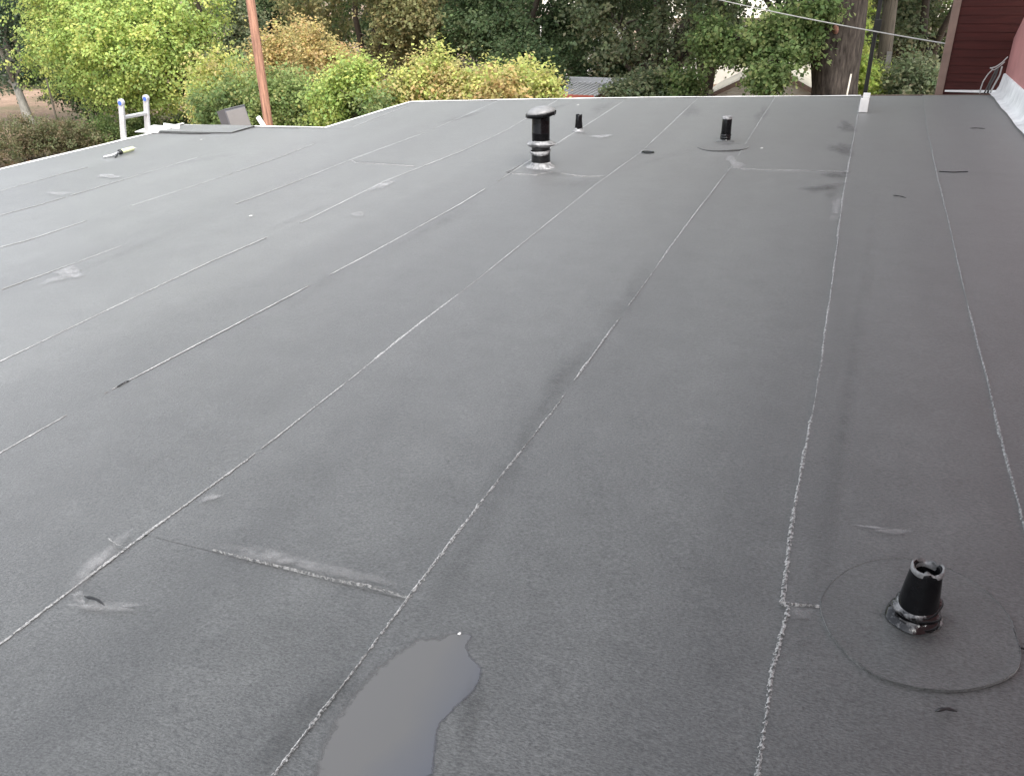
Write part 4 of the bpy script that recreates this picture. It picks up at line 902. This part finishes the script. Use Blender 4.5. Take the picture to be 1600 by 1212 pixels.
# spray of yellow leaves standing out to the right of the last shrub
# low hedge along the left, dull to green
for i, (px, w_, yt, yb_, pl, lbn) in enumerate([(-30, 45, 190, 262, 'dull', 'dull brownish hedge bush at the end of the low hedge'), (50, 50, 186, 246, 'dull', 'dry olive hedge bush below the pale trunk'), (115, 40, 190, 240, 'dull', 'brown-green hedge bush around the leaning stake'), (165, 40, 184, 236, 'green', 'green hedge bush just left of the ladder rails'), (225, 45, 182, 230, 'green', 'green hedge bush behind the ladder rung'), (290, 45, 178, 222, 'deep', 'dark hedge bush behind the raised felt corner')]):
    b = PG((px, yb_)); D = float(b[1])
    tree('hedge_bush', lbn, (b[0], D), [lob(px + dx, (yt + yb_) / 2 + dy, D + .2, w_ * .7, (yb_ - yt) * .46) for dx, dy in ((-w_ * .5, 4), (0, -2), (w_ * .5, 3), (0, 8))], .02, 'bark_dark', pl, 300, 22, .065, 600 + i, forks=.35, stems=4, cat='shrub', gap=.12, cr=.15, shell=.35)
# great oak trunk
D = 17.5; pb_ = PD((1304, 148), D); pt_ = PD((1312, 0), D); rr = 30 * math.hypot(D, pb_[0]) / F
e = empty('great_oak', (float(pb_[0]), D, 0), 'huge rough-barked oak trunk with an orange scar and low leafy boughs', 'tree')
def org_tube(pts, rad, n, seed, amp):
    mb = MB(); mb.tube(pts, rad, n); r = random.Random(seed); ph = [r.uniform(0, 6.3) for _ in range(5)]; out = []
    for idx, v in enumerate(mb.v):
        i = idx // n; k_ = idx % n; c_ = Vector(pts[min(i, len(pts) - 1)]); a_ = 2 * math.pi * k_ / n; d = Vector(v) - c_
        f = 1 + amp * (math.sin(5*a_ + ph[0] + i*.25) * .5 + math.sin(9*a_ + ph[1] - i*.4) * .35 + math.sin(2*a_ + ph[2] + i*.5) * .8 + math.sin(17*a_ + ph[3] + i*.8) * .3)
        out.append(tuple(c_ + d * f))
    mb.v = out; return mb
xb = float(pb_[0]); dx = float(pt_[0] - pb_[0]) / float(pt_[2] - pb_[2])
zs = np.linspace(-.3, 4.2, 26); fx = lambda z: xb + dx * (z - float(pb_[2]))
rad = [rr * (1.5 if z < .2 else 1.08 - .045 * max(0, z - 1.2) if z < 2.6 else 1.02 + .10 * (z - 2.6)) for z in zs]
mb = org_tube([(fx(z), D, z) for z in zs], rad, 44, 5, .045); tk = mb.build('trunk', M['bark'], e, True)
for (ddx, ddy, zt2, r_) in ((1.1, .3, 9.0, .30), (-1.4, -.2, 9.5, .33), (.2, .9, 9.0, .24)):
    mb = org_tube([(fx(4.0) + ddx * t ** 1.2 + .1 * math.sin(t * 5), D + ddy * t, 3.9 + (zt2 - 3.9) * t) for t in np.linspace(0, 1, 10)], [r_ * (1.1 - .75 * t) for t in np.linspace(0, 1, 10)], 16, 8, .04); mb.build('bough', M['bark'], e, True)
a = PD((1290, 88), D - .1); b = PD((1190, 108), D - 1.2); mb = org_tube([tuple(a + (b - a) * t + np.array([0, 0, .18 * math.sin(t * 3.1)])) for t in np.linspace(-.1, 1, 9)], [.13 * (1.1 - .8 * t) for t in np.linspace(0, 1, 9)], 12, 9, .05); mb.build('bough', M['bark_dark'], e, True)
a = PD((1283, 62), D + .2); b = PD((1105, 60), D - .6); mb = org_tube([tuple(a + (b - a) * t + np.array([0, 0, .15 * math.sin(t * 4)])) for t in np.linspace(-.1, 1, 9)], [.12 * (1.1 - .8 * t) for t in np.linspace(0, 1, 9)], 12, 10, .05); mb.build('bough', M['bark_dark'], e, True)
q = PD((1306, 46), D - rr * 1.02); q[1] = D - rr * .98
mb = MB(); mb.lathe([(.002, .05), (.04, .045), (.06, .012), (.066, -.03)], (0, 0, 0), 16, .22, seed=3, caps=(True, False)); TM = Matrix.Rotation(math.radians(90), 3, 'X')
mb.v = [tuple(np.array([v[0] * .95, -v[2], v[1] * 2.0]) + q) for v in mb.v]; mb.build('bark_scar', M['wound'], tk, True)
foliage('crown', [lob(1200, 122, D - 1.2, 26, 20), lob(1160, 92, D - .8, 22, 14), lob(1170, 45, D - .5, 60, 28), lob(1235, 55, D - .4, 40, 20), lob(1120, 70, D - .4, 30, 20), lob(1235, 82, D - .8, 32, 9), lob(1270, 20, D - .8, 26, 16)], 330, 24, .095, 'green', 700, e, cr=.22, gap=.35, shell=.2)
foliage('crown', high(xb, D, 8.5, 9, 3.8, 2.0, 71), 700, 22, .16, 'green', 701, e, cr=.4, gap=.15)
# ivy on the far side of the trunk and a slim white post beside it
foliage('ivy', [lob(1338, 60, D + .4, 10, 60), lob(1345, 125, D + .5, 14, 26)], 90, 22, .08, 'lime', 702, e, cr=.15)
a = PD((1330, 116), 16.0); b = PD((1323, 150), 16.0); d = (a - b) / (a[2] - b[2])
mb = MB(); mb.tube([tuple(b + d * (-b[2] - .05)), tuple(a)], .014, 10); tag(mb.build('white_stake', M['shingle'], None, True), 'slim white stake leaning beside the great oak trunk', 'stake')
# weedy growth at the foot of the poles on the right and undergrowth below the far trees
for i, (px, yt, yb_, D, pl, w_, lbn) in enumerate([(1345, 95, 170, 19, 'lime', 22, 'lime-coloured bush between the great trunk and the weathered pole'), (1420, 95, 175, 18.5, 'grey', 40, 'grey-green bush behind the far edge near the red house'), (1000, 110, 180, 18, 'grey', 45, 'grey-green bush at the right end of the tin shed'), (1068, 108, 180, 18.5, 'green', 34, 'green bush between the tin shed and the pale garage'), (930, 40, 120, 24, 'deep', 60, 'dark undergrowth behind the tin shed roof'), (820, 60, 150, 20, 'deep', 50, 'dark undergrowth behind the bright yellow shrub')]):
    p = PD((px, 150), D)
    tree('bush', lbn, (p[0], D), shrub_lobes(px - w_, px + w_, yt, yb_, D, 5, 800 + i) + shrub_lobes(px - w_ * .8, px + w_ * .8, yt + 30, yb_ + 50, D, 4, 820 + i), .03, 'bark_dark', pl, 420, 22, .09, 840 + i, forks=.5, stems=4, cat='shrub', gap=.15, cr=.22, shell=.35)
# fallen leaves on the ground by the left eave
r = NP(5); n = 5000; a = PG((-100, 255)); xs = r.uniform(-22, -8.6, n); ys = r.uniform(6, 30, n)
v = np.empty((n, 4, 3)); s = .05 + .05 * r.rand(n); an = r.rand(n) * 6.28
for k_, (da, f) in enumerate(((0, 1), (1.57, .5), (3.14, 1), (4.71, .5))):
    v[:, k_, 0] = xs + np.cos(an + da) * s * f; v[:, k_, 1] = ys + np.sin(an + da) * s * f; v[:, k_, 2] = .02 + .035 * r.rand(n)
me = bpy.data.meshes.new('fallen_leaves'); me.from_pydata([tuple(p) for p in v.reshape(-1, 3)], [], [(4*i, 4*i+1, 4*i+2, 4*i+3) for i in range(n)])
ca = me.attributes.new('leaf_colour', 'FLOAT_COLOR', 'POINT'); pc = np.array([(.26, .12, .06), (.34, .19, .10), (.18, .10, .05), (.30, .22, .10)])[r.randint(0, 4, n)] * (.7 + .6 * r.rand(n))[:, None]
c4 = np.ones((n, 4, 4)); c4[:, :, :3] = pc[:, None, :]; ca.data.foreach_set('color', c4.reshape(-1))
tag(link('fallen_leaves', me, M['leaf']), 'brown fallen leaves on the clay ground below the left eave', 'leaves', kind='stuff')
